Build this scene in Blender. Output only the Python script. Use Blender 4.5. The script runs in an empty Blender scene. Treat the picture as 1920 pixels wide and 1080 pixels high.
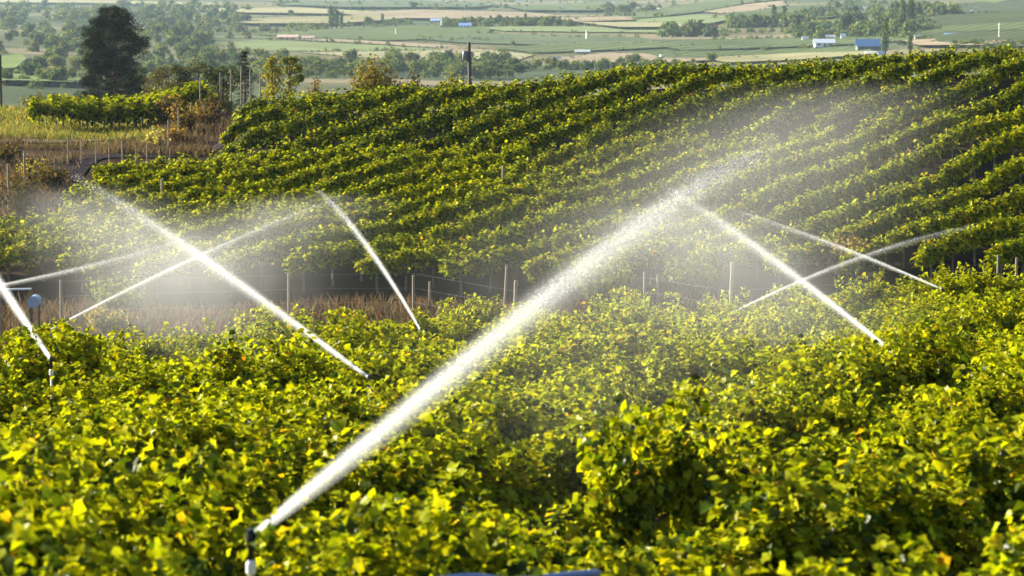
import bpy, math, random
import numpy as np
from mathutils import Vector, Matrix

rng = np.random.default_rng(7)
random.seed(7)
scene = bpy.context.scene
COL = scene.collection

# ------------------------------------------------------------------ camera
F = 5445.0                                   # focal length in pixels of a 1920 px wide picture
PITCH = math.atan(600.0 / F)
SP, CP = math.sin(PITCH), math.cos(PITCH)
cam_d = bpy.data.cameras.new('camera')
cam_d.sensor_width = 36.0
cam_d.lens = F / 1920 * 36.0
cam_d.clip_start = 0.1
cam_d.clip_end = 20000
cam_d.dof.use_dof = True
cam_d.dof.focus_distance = 75
cam_d.dof.aperture_fstop = 4.3
cam = bpy.data.objects.new('camera', cam_d)
COL.objects.link(cam)
cam.rotation_euler = (math.pi / 2 - PITCH, 0, 0)
scene.camera = cam


def tanv(py):
    u = (540 - py) / F
    return (-SP + u * CP) / (CP + u * SP)


def P(px, py, Y):
    """Point of the place that the photograph shows at a pixel, at distance Y."""
    u = (540 - py) / F
    d = CP + u * SP
    return np.array([(px - 960) / F / d * Y, Y, (-SP + u * CP) / d * Y])


def px_of(x, y, z):
    fw = y * CP - z * SP
    up = y * SP + z * CP
    return 960 + F * x / fw, 540 - F * up / fw


# ------------------------------------------------------------------ terrain
FG = [(13, -4.42), (47, -7.6), (60, -8.82)]
PROF = {
    -300: FG[:2] + [(56, -9.3), (70, -10.4), (85, -10.8), (93, -11.0), (100, -10.5), (112, -9.6), (125, -8.4), (135, -8.0), (150, -7.6), (165, -8.6), (200, -13), (300, -20), (480, -31), (600, -32)],
    0:    FG[:2] + [(56, -9.3), (70, -10.4), (85, -10.8), (93, -11.0), (100, -10.5), (112, -9.5), (125, -8.3), (135, -7.9), (150, -7.3), (160, -8.0), (200, -13), (300, -20), (480, -31), (600, -32)],
    200:  FG[:2] + [(54, -8.4), (70, -10.2), (85, -10.8), (93, -11.0), (100, -10.4), (114, -9.2), (122, -8.1), (130, -8.05), (140, -8.1), (150, -8.2), (165, -9.6), (200, -13), (300, -18), (480, -31), (600, -32)],
    390:  FG + [(68, -9.9), (80, -10.8), (93, -11.0), (100, -10.4), (117, -8.95), (125, -8.5), (135, -8.0), (150, -7.3), (158, -7.7), (200, -12), (300, -18), (480, -31), (600, -32)],
    480:  FG + [(72, -10.0), (85, -11.0), (93, -11.0), (100, -10.4), (118, -8.9), (121, -8.75), (131, -6.85), (136, -6.9), (150, -7.5), (200, -12), (300, -18), (480, -31), (600, -32)],
    800:  FG + [(67, -9.5), (80, -10.9), (93, -11.1), (100, -10.5), (117, -8.75), (120, -8.6), (131, -6.5), (136, -6.7), (150, -8.4), (200, -13), (300, -20), (480, -31), (600, -32)],
    1300: FG + [(71, -9.75), (84, -11.0), (95, -11.2), (101, -10.6), (117, -8.2), (120, -7.95), (132, -5.55), (137, -5.7), (150, -7.6), (200, -13), (300, -20), (480, -31), (600, -32)],
    1920: [(13, -4.4), (47, -7.35), (60, -8.4), (73, -9.2), (86, -10.6), (95, -11.0), (101, -10.4), (117, -7.5), (133, -4.8), (138, -4.9), (150, -6.8), (200, -12), (300, -20), (480, -31), (600, -32)],
    2400: [(13, -4.4), (47, -7.2), (60, -8.2), (73, -9.0), (86, -10.2), (95, -10.7), (101, -10.0), (117, -7.0), (133, -4.1), (138, -4.2), (150, -6.2), (200, -12), (300, -20), (480, -31), (600, -32)],
}
PKEYS = sorted(PROF)


def G(x, y):
    """Height of the bare ground."""
    x = np.atleast_1d(np.asarray(x, float)); y = np.atleast_1d(np.asarray(y, float))
    px = 960 + F * x / np.maximum(y, 12) * 1.006
    z = np.zeros_like(x)
    cols = []
    for k in PKEYS:
        Yk = np.array([a for a, b in PROF[k]]); Zk = np.array([b for a, b in PROF[k]])
        cols.append((np.interp(y - 1.2, Yk, Zk) + np.interp(y, Yk, Zk) + np.interp(y + 1.2, Yk, Zk)) / 3)
    cols = np.array(cols)
    f = np.interp(px, PKEYS, np.arange(len(PKEYS)))
    i = np.clip(np.floor(f).astype(int), 0, len(PKEYS) - 2)
    fr = f - i
    fr = fr * fr * (3 - 2 * fr)
    ar = np.arange(len(x))
    z = cols[i, ar] * (1 - fr) + cols[i + 1, ar] * fr
    # gentle swells in the near field and on the slope
    nf = np.clip((y - 16) / 10, 0, 1) * np.clip((150 - y) / 30, 0, 1)
    z += nf * (0.13 * np.sin(x * 0.55 + y * 0.31) + 0.10 * np.sin(x * 0.23 - y * 0.47 + 1.3))
    # valley floor
    v = np.clip((y - 480) / 200, 0, 1)
    z += v * (1.6 * np.sin(x * 0.011 + y * 0.0042) + 1.3 * np.sin(x * 0.006 - y * 0.009 + 2.0) + 0.7 * np.sin(y * 0.021 + x * 0.004))
    px2 = 960 + F * x / np.maximum(y, 12)
    z += v * 11.0 * np.exp(-((y - 1250) / 420) ** 2) * np.clip((px2 - 1450) / 600, 0, 1.3)
    z += v * 7.0 * np.exp(-((y - 2300) / 600) ** 2) * np.clip((px2 - 1000) / 500, 0, 1.2)
    z += np.clip((y - 3300) / 1400, 0, 1) ** 1.5 * (70 + 25 * np.sin(x * 0.0021))
    return z


def g1(x, y):
    return float(G(x, y)[0])


def hit(px, py, h=0.0, y0=10.0, y1=4400.0):
    """Where the view through a pixel meets the ground raised by h."""
    n = 4000
    Y = y0 * (y1 / y0) ** (np.arange(n) / (n - 1))
    u = (540 - py) / F
    d = CP + u * SP
    X = (px - 960) / F / d * Y
    Z = (-SP + u * CP) / d * Y
    below = Z <= G(X, Y) + h
    i = int(np.argmax(below)) if below.any() else n - 1
    return np.array([X[i], Y[i], Z[i] - h]) if below.any() else np.array([X[i], Y[i], g1(X[i], Y[i])])


# ------------------------------------------------------------------ helpers
def mesh_np(name, V, faces, tint=None, smooth=False):
    """faces: list of (M,k) integer arrays."""
    me = bpy.data.meshes.new(name)
    V = np.asarray(V, np.float32)
    me.vertices.add(len(V))
    me.vertices.foreach_set('co', V.ravel())
    fl = [np.asarray(f, np.int32) for f in (faces if isinstance(faces, list) else [faces])]
    loops = np.concatenate([f.ravel() for f in fl])
    counts = np.concatenate([np.full(len(f), f.shape[1], np.int32) for f in fl])
    starts = np.concatenate([[0], np.cumsum(counts)[:-1]]).astype(np.int32)
    me.loops.add(len(loops)); me.loops.foreach_set('vertex_index', loops)
    me.polygons.add(len(counts)); me.polygons.foreach_set('loop_start', starts)
    me.polygons.foreach_set('loop_total', counts)
    if smooth:
        me.polygons.foreach_set('use_smooth', np.ones(len(counts), bool))
    if tint is not None:
        a = me.attributes.new('tint', 'FLOAT_COLOR', 'POINT')
        t = np.ones((len(V), 4), np.float32); t[:, :3] = tint
        a.data.foreach_set('color', t.ravel())
    me.update(calc_edges=True)
    return me


class MB:
    """Collects boxes, tubes and lathes into one mesh."""
    def __init__(s):
        s.v = []; s.f = []; s.n = 0

    def add(s, v, f):
        v = np.asarray(v, float)
        s.v.append(v)
        for q in f:
            s.f.append([i + s.n for i in q])
        s.n += len(v)

    def box(s, c, d, rz=0.0):
        c = np.asarray(c, float); hx, hy, hz = np.asarray(d, float) / 2
        v = np.array([[a * hx, b * hy, e * hz] for e in (-1, 1) for b in (-1, 1) for a in (-1, 1)])
        if rz:
            R = np.array([[math.cos(rz), -math.sin(rz), 0], [math.sin(rz), math.cos(rz), 0], [0, 0, 1]])
            v = v @ R.T
        s.add(v + c, [(0, 2, 3, 1), (4, 5, 7, 6), (0, 1, 5, 4), (1, 3, 7, 5), (3, 2, 6, 7), (2, 0, 4, 6)])

    def tube(s, pts, rad, n=8, caps=True):
        pts = np.asarray(pts, float)
        rad = np.broadcast_to(np.asarray(rad, float), (len(pts),))
        rings = []
        for i, p in enumerate(pts):
            t = pts[min(i + 1, len(pts) - 1)] - pts[max(i - 1, 0)]
            t = t / (np.linalg.norm(t) + 1e-9)
            a = np.array([0, 0, 1.0]) if abs(t[2]) < 0.9 else np.array([0, 1.0, 0])
            u = np.cross(a, t); u /= np.linalg.norm(u); w = np.cross(t, u)
            ang = np.arange(n) * 2 * math.pi / n
            rings.append(p + rad[i] * (np.cos(ang)[:, None] * u + np.sin(ang)[:, None] * w))
        v = np.concatenate(rings)
        f = []
        for i in range(len(pts) - 1):
            for k in range(n):
                k2 = (k + 1) % n
                f.append((i * n + k, i * n + k2, (i + 1) * n + k2, (i + 1) * n + k))
        if caps:
            f.append(tuple(range(n - 1, -1, -1)))
            f.append(tuple(range((len(pts) - 1) * n, len(pts) * n)))
        s.add(v, f)

    def build(s, name, mat, parent=None, smooth=False):
        me = bpy.data.meshes.new(name)
        me.from_pydata(np.concatenate(s.v).tolist(), [], s.f)
        if smooth:
            me.polygons.foreach_set('use_smooth', [True] * len(me.polygons))
        me.update()
        return link(name, me, mat, parent)


def link(name, me, mat, parent=None, loc=(0, 0, 0)):
    o = bpy.data.objects.new(name, me)
    COL.objects.link(o)
    if mat is not None and not me.materials:
        me.materials.append(mat)
    o.location = loc
    if parent is not None:
        o.parent = parent
    return o


def tag(o, label=None, cat=None, group=None, kind=None):
    if label: o['label'] = label
    if cat: o['category'] = cat
    if group: o['group'] = group
    if kind: o['kind'] = kind
    return o


def empty(name, loc, rz=0.0):
    o = bpy.data.objects.new(name, None)
    COL.objects.link(o)
    o.location = tuple(float(a) for a in loc); o.rotation_euler = (0, 0, rz)
    o.empty_display_size = 0.2
    return o


def copy_tree(o, parent=None):
    c = o.copy(); COL.objects.link(c)
    if parent is not None:
        c.parent = parent
    for ch in list(o.children):
        copy_tree(ch, c)
    return c


# ------------------------------------------------------------------ materials
def mat(name):
    m = bpy.data.materials.new(name); m.use_nodes = True
    nt = m.node_tree; nt.nodes.clear()
    out = nt.nodes.new('ShaderNodeOutputMaterial')
    return m, nt, out


def N(nt, t, **kw):
    n = nt.nodes.new(t)
    for k, v in kw.items():
        if k.startswith('i_'):
            n.inputs[k[2:].replace('_', ' ')].default_value = v
        else:
            setattr(n, k, v)
    return n


def M_(nt, op, a, b=None, clamp=False):
    n = nt.nodes.new('ShaderNodeMath'); n.operation = op; n.use_clamp = clamp
    for i, v in enumerate((a, b)):
        if v is None: continue
        if isinstance(v, (int, float)): n.inputs[i].default_value = v
        else: nt.links.new(v, n.inputs[i])
    return n.outputs[0]


def plain(name, col, rough=0.6, noise=0.25, scale=8.0, spec=0.3, metal=0.0):
    """Principled with a mottled colour and slight bump."""
    m, nt, out = mat(name)
    b = N(nt, 'ShaderNodeBsdfPrincipled')
    b.inputs['Roughness'].default_value = rough
    b.inputs['Specular IOR Level'].default_value = spec
    b.inputs['Metallic'].default_value = metal
    tc = N(nt, 'ShaderNodeTexCoord')
    ns = N(nt, 'ShaderNodeTexNoise'); ns.inputs['Scale'].default_value = scale; ns.inputs['Detail'].default_value = 5
    nt.links.new(tc.outputs['Object'], ns.inputs['Vector'])
    r = N(nt, 'ShaderNodeMapRange')
    r.inputs['To Min'].default_value = 1 - noise; r.inputs['To Max'].default_value = 1 + noise
    nt.links.new(ns.outputs['Fac'], r.inputs['Value'])
    mx = N(nt, 'ShaderNodeVectorMath', operation='SCALE')
    mx.inputs[0].default_value = col[:3]
    nt.links.new(r.outputs[0], mx.inputs['Scale'])
    nt.links.new(mx.outputs[0], b.inputs['Base Color'])
    nt.links.new(b.outputs[0], out.inputs[0])
    return m


def leaf_mat(name, trans=0.5, gloss=0.06, rough=0.35, tscale=(1.3, 1.25, 0.3)):
    """Thin leaves: reflect, let light through, and shine a little; colour of each leaf from the mesh."""
    m, nt, out = mat(name)
    at = N(nt, 'ShaderNodeAttribute', attribute_name='tint')
    d = N(nt, 'ShaderNodeBsdfDiffuse'); nt.links.new(at.outputs['Color'], d.inputs['Color'])
    t = N(nt, 'ShaderNodeBsdfTranslucent')
    vm = N(nt, 'ShaderNodeVectorMath', operation='MULTIPLY'); vm.inputs[1].default_value = tscale
    nt.links.new(at.outputs['Color'], vm.inputs[0]); nt.links.new(vm.outputs[0], t.inputs['Color'])
    mx = N(nt, 'ShaderNodeMixShader'); mx.inputs[0].default_value = trans
    nt.links.new(d.outputs[0], mx.inputs[1]); nt.links.new(t.outputs[0], mx.inputs[2])
    gl = N(nt, 'ShaderNodeBsdfGlossy'); gl.inputs['Roughness'].default_value = rough
    gl.inputs['Color'].default_value = (1, 1, 1, 1)
    m2 = N(nt, 'ShaderNodeMixShader'); m2.inputs[0].default_value = gloss
    nt.links.new(mx.outputs[0], m2.inputs[1]); nt.links.new(gl.outputs[0], m2.inputs[2])
    nt.links.new(m2.outputs[0], out.inputs[0])
    return m


M_LEAF = leaf_mat('vine_leaf', trans=0.42, gloss=0.007, rough=0.35)
M_HILL = leaf_mat('slope_vine_leaf', trans=0.3, gloss=0.003, rough=0.5)
M_TREE = leaf_mat('tree_leaf', trans=0.35, gloss=0.004, rough=0.5)
M_NEEDLE = leaf_mat('pine_needle', trans=0.1, gloss=0.002, rough=0.5, tscale=(1, 1, .6))
M_GRASS = leaf_mat('dry_grass_blade', trans=0.4, gloss=0.01, rough=0.6, tscale=(1.1, 1, .8))
M_BARK = plain('bark', (.09, .065, .045), .9, .4, 14)
M_POST = plain('weathered_post', (.25, .20, .14), .8, .3, 20)
M_POSTD = plain('dark_post', (.05, .04, .035), .85, .3, 12)
M_METAL = plain('galvanised_wire', (.4, .4, .42), .4, .1, 20, metal=.6)
M_BLACK = plain('black_plastic', (.012, .012, .013), .4, .2, 40)
M_WHITE = plain('white_plastic', (.72, .72, .74), .4, .08, 30)
M_BLUEPIPE = plain('blue_pipe', (.15, .20, .42), .35, .15, 15)
M_BRASS = plain('brass', (.45, .32, .12), .35, .1, 40, metal=.8)
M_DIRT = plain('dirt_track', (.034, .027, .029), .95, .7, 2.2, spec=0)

# ground: colour of each kind of land from the mesh, broken up by noise
m, nt, out = mat('ground')
at = N(nt, 'ShaderNodeAttribute', attribute_name='tint')
tc = N(nt, 'ShaderNodeTexCoord')
n1 = N(nt, 'ShaderNodeTexNoise'); n1.inputs['Scale'].default_value = 0.6; n1.inputs['Detail'].default_value = 8
n2 = N(nt, 'ShaderNodeTexNoise'); n2.inputs['Scale'].default_value = 0.02; n2.inputs['Detail'].default_value = 6
for n_ in (n1, n2): nt.links.new(tc.outputs['Object'], n_.inputs['Vector'])
s_ = M_(nt, 'ADD', M_(nt, 'MULTIPLY', n1.outputs['Fac'], .9), M_(nt, 'MULTIPLY', n2.outputs['Fac'], .9))
s_ = M_(nt, 'ADD', s_, .1)
vm = N(nt, 'ShaderNodeVectorMath', operation='SCALE')
nt.links.new(at.outputs['Color'], vm.inputs[0]); nt.links.new(s_, vm.inputs['Scale'])
b = N(nt, 'ShaderNodeBsdfDiffuse'); nt.links.new(vm.outputs[0], b.inputs['Color'])
nt.links.new(b.outputs[0], out.inputs[0])
M_GROUND = m


def field_mat(name, col, rows=0.0, ang=0.0):
    """Crop land: patchy colour, with darker planted rows when rows (their spacing) is given."""
    m, nt, out = mat(name)
    tc = N(nt, 'ShaderNodeTexCoord')
    n1 = N(nt, 'ShaderNodeTexNoise'); n1.inputs['Scale'].default_value = 0.03; n1.inputs['Detail'].default_value = 8
    nt.links.new(tc.outputs['Object'], n1.inputs['Vector'])
    f = M_(nt, 'ADD', M_(nt, 'MULTIPLY', n1.outputs['Fac'], .9), .55)
    if rows:
        mp = N(nt, 'ShaderNodeMapping'); mp.inputs['Rotation'].default_value = (0, 0, ang)
        nt.links.new(tc.outputs['Object'], mp.inputs['Vector'])
        w = N(nt, 'ShaderNodeTexWave'); w.inputs['Scale'].default_value = 0.314 / rows * 1.0
        w.inputs['Distortion'].default_value = 1.0
        nt.links.new(mp.outputs[0], w.inputs['Vector'])
        f = M_(nt, 'MULTIPLY', f, M_(nt, 'ADD', M_(nt, 'MULTIPLY', w.outputs['Fac'], .4), .7))
    vm = N(nt, 'ShaderNodeVectorMath', operation='SCALE'); vm.inputs[0].default_value = col
    nt.links.new(f, vm.inputs['Scale'])
    b = N(nt, 'ShaderNodeBsdfDiffuse'); nt.links.new(vm.outputs[0], b.inputs['Color'])
    nt.links.new(b.outputs[0], out.inputs[0])
    return m


# ------------------------------------------------------------------ ground sheet
def build_ground():
    ang = np.concatenate([np.linspace(-75, -14, 30), np.linspace(-13.6, 13.6, 240), np.linspace(14, 75, 30)])
    t = np.tan(np.radians(ang))
    Y = np.concatenate([np.linspace(-60, 10, 8), np.arange(12, 160, 1.0), np.geomspace(160, 700, 60)[0:], np.geomspace(712, 4700, 150)])
    YY, TT = np.meshgrid(Y, t, indexing='ij')
    XX = TT * np.maximum(YY, 12) * np.where(YY < 12, 1 + (12 - YY) * .05, 1)
    x, y = XX.ravel(), YY.ravel()
    z = G(x, y)
    px = 960 + F * x / np.maximum(y, 12)
    tint = np.empty((len(x), 3))
    nz = (np.sin(x * 1.3 + y * .7) * np.sin(y * .9 - x * .4)) * .5 + .5
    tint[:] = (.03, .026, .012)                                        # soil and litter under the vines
    hill = (y > 78) & (y < 140)
    tint[hill] = np.array((.032, .026, .018))
    bank = (y > 97) & (y < 165) & (px < 340)
    tint[bank] = np.array((.055, .038, .026)) * (0.7 + .6 * nz[bank])[:, None]
    gr = (y > 132) & (y < 165) & (px < 330)
    tint[gr] = np.array((.11, .10, .025)) * (0.7 + .6 * nz[gr])[:, None]
    far = y > 165
    w1 = np.sin(x * .013 + y * .004 + 1) * np.sin(y * .012 - x * .003)
    w2 = np.sin(y * .023 + x * .006 + 2)
    tint[far] = np.array((.095, .10, .06))
    tint[far & (w1 > .15)] = (.07, .085, .05)
    tint[far & (w1 < -.3)] = (.13, .12, .065)
    tint[far & (w2 > .75)] = (.17, .145, .09)
    n, k = len(Y), len(t)
    i = np.arange(n - 1)[:, None] * k + np.arange(k - 1)[None, :]
    f = np.stack([i, i + 1, i + k + 1, i + k], -1).reshape(-1, 4)
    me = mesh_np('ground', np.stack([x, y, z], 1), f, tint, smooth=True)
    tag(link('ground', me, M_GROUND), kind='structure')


build_ground()


def strip(name, pts, width, m, lift=.04, kind='structure'):
    """A road or path laid over the ground along points (x, y)."""
    pts = np.asarray(pts, float)
    # resample
    seg = np.linalg.norm(np.diff(pts, axis=0), axis=1); cum = np.concatenate([[0], np.cumsum(seg)])
    n = max(8, int(cum[-1] / .7)); s = np.linspace(0, cum[-1], n)
    q = np.stack([np.interp(s, cum, pts[:, 0]), np.interp(s, cum, pts[:, 1])], 1)
    for _ in range(6):
        q[1:-1] = (q[:-2] + 2 * q[1:-1] + q[2:]) / 4
    t = np.gradient(q, axis=0); t /= np.linalg.norm(t, axis=1)[:, None]
    nn = np.stack([-t[:, 1], t[:, 0]], 1)
    k = 7
    off = np.linspace(-.5, .5, k) * width
    X = q[:, None, 0] + nn[:, None, 0] * off; Yv = q[:, None, 1] + nn[:, None, 1] * off
    Z = G(X.ravel(), Yv.ravel()) + lift
    i = np.arange(n - 1)[:, None] * k + np.arange(k - 1)[None, :]
    f = np.stack([i, i + k, i + k + 1, i + 1], -1).reshape(-1, 4)
    me = mesh_np(name, np.stack([X.ravel(), Yv.ravel(), Z], 1), f, smooth=True)
    return tag(link(name, me, m), kind=kind)


def XY(px, Y):
    return np.array([(px - 960) / F * Y, Y])


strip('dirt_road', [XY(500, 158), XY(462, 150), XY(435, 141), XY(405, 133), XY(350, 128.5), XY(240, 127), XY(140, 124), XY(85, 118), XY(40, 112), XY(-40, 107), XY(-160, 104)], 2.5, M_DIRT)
strip('grassy_path', [XY(-100, 133), XY(60, 134), XY(200, 136.5), XY(300, 138), XY(360, 141)], 1.6, plain('pale_path', (.15, .12, .07), .95, .3, 1.5, spec=0))

# ------------------------------------------------------------------ leaves
# a vine leaf: five lobes round a folded midrib, stalk end at the origin
_a = np.radians([-90, -128, -165, -200, -232, -270, -308, -340, -375, -412])
_r = np.array([.14, .46, .43, .52, .44, .58, .44, .52, .43, .46])
_lv = np.stack([_r * np.cos(_a), .34 + _r * np.sin(_a), np.zeros(10)], 1)
_b = _lv[:, 1].min(); _lv[:, 1] -= _b
_lv[:, 2] = .34 * np.abs(_lv[:, 0]) - .42 * (_lv[:, 1] - .3) ** 2 + np.array([0, .05, -.05, .06, -.04, 0, .05, -.06, .04, -.05])
LEAF_HI_V = np.concatenate([[[0, .34 - _b, -.03]], _lv])
LEAF_HI_F = np.array([[0, 1 + i, 1 + (i + 1) % 10] for i in range(10)])
LEAF_LO_V = np.array([[0, 0, 0], [.46, .42, .12], [0, 1.0, -.10], [-.46, .42, .12], [.0, .45, -.02]])
LEAF_LO_F = np.array([[0, 1, 4], [1, 2, 4], [2, 3, 4], [3, 0, 4]])
BLADE_V = np.array([[-.03, 0, 0], [.03, 0, 0], [.02, .6, .05], [0, 1.0, .16], [-.02, .6, .05]])
BLADE_F = np.array([[0, 1, 2], [0, 2, 4], [4, 2, 3]])
CLUMP_V = np.array([[0, -.5, .0], [.42, -.2, .1], [.3, .35, -.05], [0, .5, .12], [-.42, .15, 0], [-.3, -.35, .1]])
CLUMP_F = np.array([[0, 1, 2], [0, 2, 3], [0, 3, 4], [0, 4, 5]])


def unit(v):
    return v / (np.linalg.norm(v, axis=-1, keepdims=True) + 1e-9)


def scatter(C, Nrm, T, S, tv, tf, col):
    """Copies of a leaf at C, facing Nrm, pointing along T, of size S; returns verts, faces, colour."""
    C = np.asarray(C); Z = unit(Nrm)
    Yv = T - Z * (T * Z).sum(1, keepdims=True); Yv = unit(Yv)
    X = np.cross(Yv, Z)
    k = len(tv); n = len(C)
    v = C[:, None, :] + S[:, None, None] * (tv[None, :, 0:1] * X[:, None, :] + tv[None, :, 1:2] * Yv[:, None, :] + tv[None, :, 2:3] * Z[:, None, :])
    f = (tf[None] + (np.arange(n) * k)[:, None, None]).reshape(-1, tf.shape[1])
    c = np.repeat(col, k, axis=0)
    return v.reshape(-1, 3), f, c


def leaf_colours(r, n, mix, base):
    """One colour per leaf out of a palette, each a little different."""
    idx = r.choice(len(base), n, p=np.array(mix) / sum(mix))
    c = np.array(base)[idx]
    return c * r.uniform(.72, 1.28, (n, 1)) * r.uniform(.93, 1.07, (n, 3))


VINE_PAL = [(.255, .275, .005), (.042, .066, .004), (.37, .355, .008), (.48, .33, .010), (.42, .17, .012)]


def shoots(r, L, n_sh, n_lf, h0, wid, lmin, lmax, lsize, tv, tf, mix, up=0.9, pal=VINE_PAL, petf=.75):
    """A stretch of trellised vine along x: shoots that rise from the cordon and arch over, leaves along each."""
    sx = r.uniform(-L / 2, L / 2, n_sh)
    sy = r.normal(0, .12 * wid, n_sh)
    sz = h0 + r.uniform(-.25, .15, n_sh)
    az = r.uniform(0, 2 * math.pi, n_sh)
    el = np.radians(np.clip(r.normal(56 * up, 24, n_sh), -15, 80))
    D = np.stack([np.cos(az) * np.cos(el) * .7, np.sin(az) * np.cos(el) * wid, np.sin(el)], 1)
    ln = r.uniform(lmin, lmax, n_sh)
    vig = r.uniform(.85, 1.12, n_sh)
    tt = (np.arange(n_lf) + .6) / n_lf
    tt = np.clip(tt[None] + r.normal(0, .03, (n_sh, n_lf)), .03, 1.03)
    p = np.stack([sx, sy, sz], 1)[:, None] + (ln[:, None] * tt)[..., None] * D[:, None]
    p[..., 2] -= .42 * (ln[:, None] * tt) ** 2 * np.cos(el)[:, None]
    pet = unit(r.normal(0, 1, p.shape) + np.array([0, 0, .3])) * (lsize * petf)
    p = (p + pet).reshape(-1, 3)
    zc = h0 + .62
    p[:, 2] = np.where(p[:, 2] > zc, zc + (p[:, 2] - zc) * .45, p[:, 2])
    n = len(p)
    outw = np.stack([np.zeros(n), p[:, 1], (p[:, 2] - h0) * .8 + .25], 1)
    nrm = unit(unit(outw) * .9 + r.normal(0, .62, (n, 3)) + np.array([0, 0, .35]))
    tip = unit(pet.reshape(-1, 3) + np.array([0, 0, -.5 * lsize]) + r.normal(0, .25 * lsize, (n, 3)))
    S = lsize * r.uniform(.6, 1.25, n) * np.repeat(vig, n_lf)
    col = leaf_colours(r, n, mix, pal)
    return scatter(p, nrm, tip, S, tv, tf, col)


def trunk_mesh(r, h, rad, L):
    mb = MB()
    pts = [(0, 0, -.1)]
    for q in (.3, .6, 1.0):
        pts.append((r.normal(0, .03), r.normal(0, .03), h * q))
    mb.tube(pts, [rad * 1.3, rad, rad * .85, rad * .8], 7)
    for sgn in (-1, 1):
        mb.tube([(0, 0, h * .96), (sgn * .18, 0, h * 1.02), (sgn * L * .3, r.normal(0, .03), h * 1.05), (sgn * L * .5, 0, h * 1.05)], [rad * .7, rad * .6, rad * .45, rad * .3], 6)
    return mb


# ------------------------------------------------------------------ near field: one grapevine after another
TH = math.radians(52)
U = np.array([math.cos(TH), math.sin(TH)]); NV = np.array([-math.sin(TH), math.cos(TH)])
EDGE_PX = [-200, 50, 300, 600, 960, 1300, 1920, 2200]
EDGE_Y = [45, 47.5, 52, 60, 66.5, 70.5, 73, 74]
PROTO = []
for v in range(16):
    r = np.random.default_rng(100 + v)
    yel = [(.44, .40, .13, .012, .001), (.40, .42, .15, .016, .002), (.50, .38, .10, .008, .001)][v % 3]
    if v < 8:
        V, Fc, Cc = shoots(r, 1.9, 80, 30, .95, .55, .3, 1.05, .094, LEAF_HI_V, LEAF_HI_F, (yel[0] + .08, yel[1] - .08) + yel[2:])
    else:
        V, Fc, Cc = shoots(r, 1.9, 98, 32, .95, .52, .3, .98, .084, LEAF_HI_V, LEAF_HI_F, (.60, .22, .15, .015, .002))  # farther vines get a brighter leaf mix: stronger sun put into the colour
    me = mesh_np('grapevine_foliage', V, Fc, Cc)
    me.materials.append(M_LEAF)
    tm = trunk_mesh(r, .85, .035, 1.7)
    PROTO.append((me, tm))
trunk_objs = []
for me, tm in PROTO:
    o = tm.build('trunk', M_BARK); trunk_objs.append(o.data); bpy.data.objects.remove(o)

cands = []; low = set()
SPC, ALONG = 2.55, 1.45
for k in range(-45, 60):
    for j in range(-40, 80):
        r0 = math.sin(k * 12.9898) * 43758.5453; r0 -= math.floor(r0)
        c = NV * (k * SPC) + U * ((j + r0) * ALONG)
        x, y = c
        if y < 12.2 or y > 76: continue
        px = 960 + F * x / y
        if px < -60 - 3000 / y or px > 1980 + 3000 / y: continue
        if y > np.interp(px, EDGE_PX, EDGE_Y): continue
        if y < 15.9 and abs(px - 450) < 230 - 50 * (15.9 - y): low.add((x, y))
        cands.append((y, x, px))
cands.sort()
print('near vines', len(cands))


def near_label(px, y):
    if y < 19:
        a = 'blurred big-leaved grapevine in front, '
        b = 'beside the black sprinkler head' if px < 800 else ('by the pale blue pipe' if px < 1250 else 'in the dark corner right of the blue pipe')
        return a + b, 'closest vines ' + b
    if y < 32:
        b = 'left of the strong foreground water jet' if px < 640 else ('right under the strong foreground water jet' if px < 1150 else 'well to the right of the strong foreground water jet')
        return 'yellow-green sunlit grapevine ' + b, 'vines ' + b
    if y < 46:
        b = 'near the two crossing jets at the left edge' if px < 560 else ('around the nozzle of the jet in the middle' if px < 1050 else 'around the nozzle of the long right-hand jet')
        return 'small-leaved bright grapevine ' + b, 'vines ' + b
    b = 'at the far left border of the field' if px < 700 else ('at the far border before the thin pale posts' if px < 1500 else 'at the far right border of the field')
    return 'small yellow-tipped grapevine ' + b, 'vines ' + b


for q, (y, x, px) in enumerate(cands[:305]):
    v = int(rng.integers(8)) + (8 if y > 23 else 0)
    e = empty('grapevine', (x, y, g1(x, y)), TH + rng.normal(0, .05) + (math.pi if rng.random() < .5 else 0))
    sc = rng.uniform(.9, 1.1)
    e.scale = (1.0, rng.uniform(.9, 1.2), sc * rng.uniform(.8, 1.14) * (.72 if (x, y) in low else 1.0))
    lab, grp = near_label(px, y)
    tag(e, lab, 'grapevine', grp)
    link('foliage', PROTO[v][0], None, e)
    link('trunk', trunk_objs[v], M_BARK, e)
rest = cands[305:]
if rest:
    vs, fs, cs, n0 = [], [], [], 0
    for y, x, px in rest:
        me = PROTO[int(rng.integers(len(PROTO)))][0]
        a = np.empty(len(me.vertices) * 3, np.float32); me.vertices.foreach_get('co', a); a = a.reshape(-1, 3)
        cc = np.empty(len(me.vertices) * 4, np.float32); me.attributes['tint'].data.foreach_get('color', cc); cc = cc.reshape(-1, 4)[:, :3]
        f = np.empty(len(me.loops), np.int32); me.loops.foreach_get('vertex_index', f); f = f.reshape(-1, 3)
        R = np.array([[U[0], -U[1], 0], [U[1], U[0], 0], [0, 0, 1]])
        vs.append(a @ R.T + np.array([x, y, g1(x, y)])); fs.append(f + n0); cs.append(cc); n0 += len(a)
    me = mesh_np('vineyard_edge', np.concatenate(vs), np.concatenate(fs), np.concatenate(cs))
    tag(link('vineyard_edge', me, M_LEAF), 'far strip of small yellow-green vines closing the near field', 'vines', kind='stuff')

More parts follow.
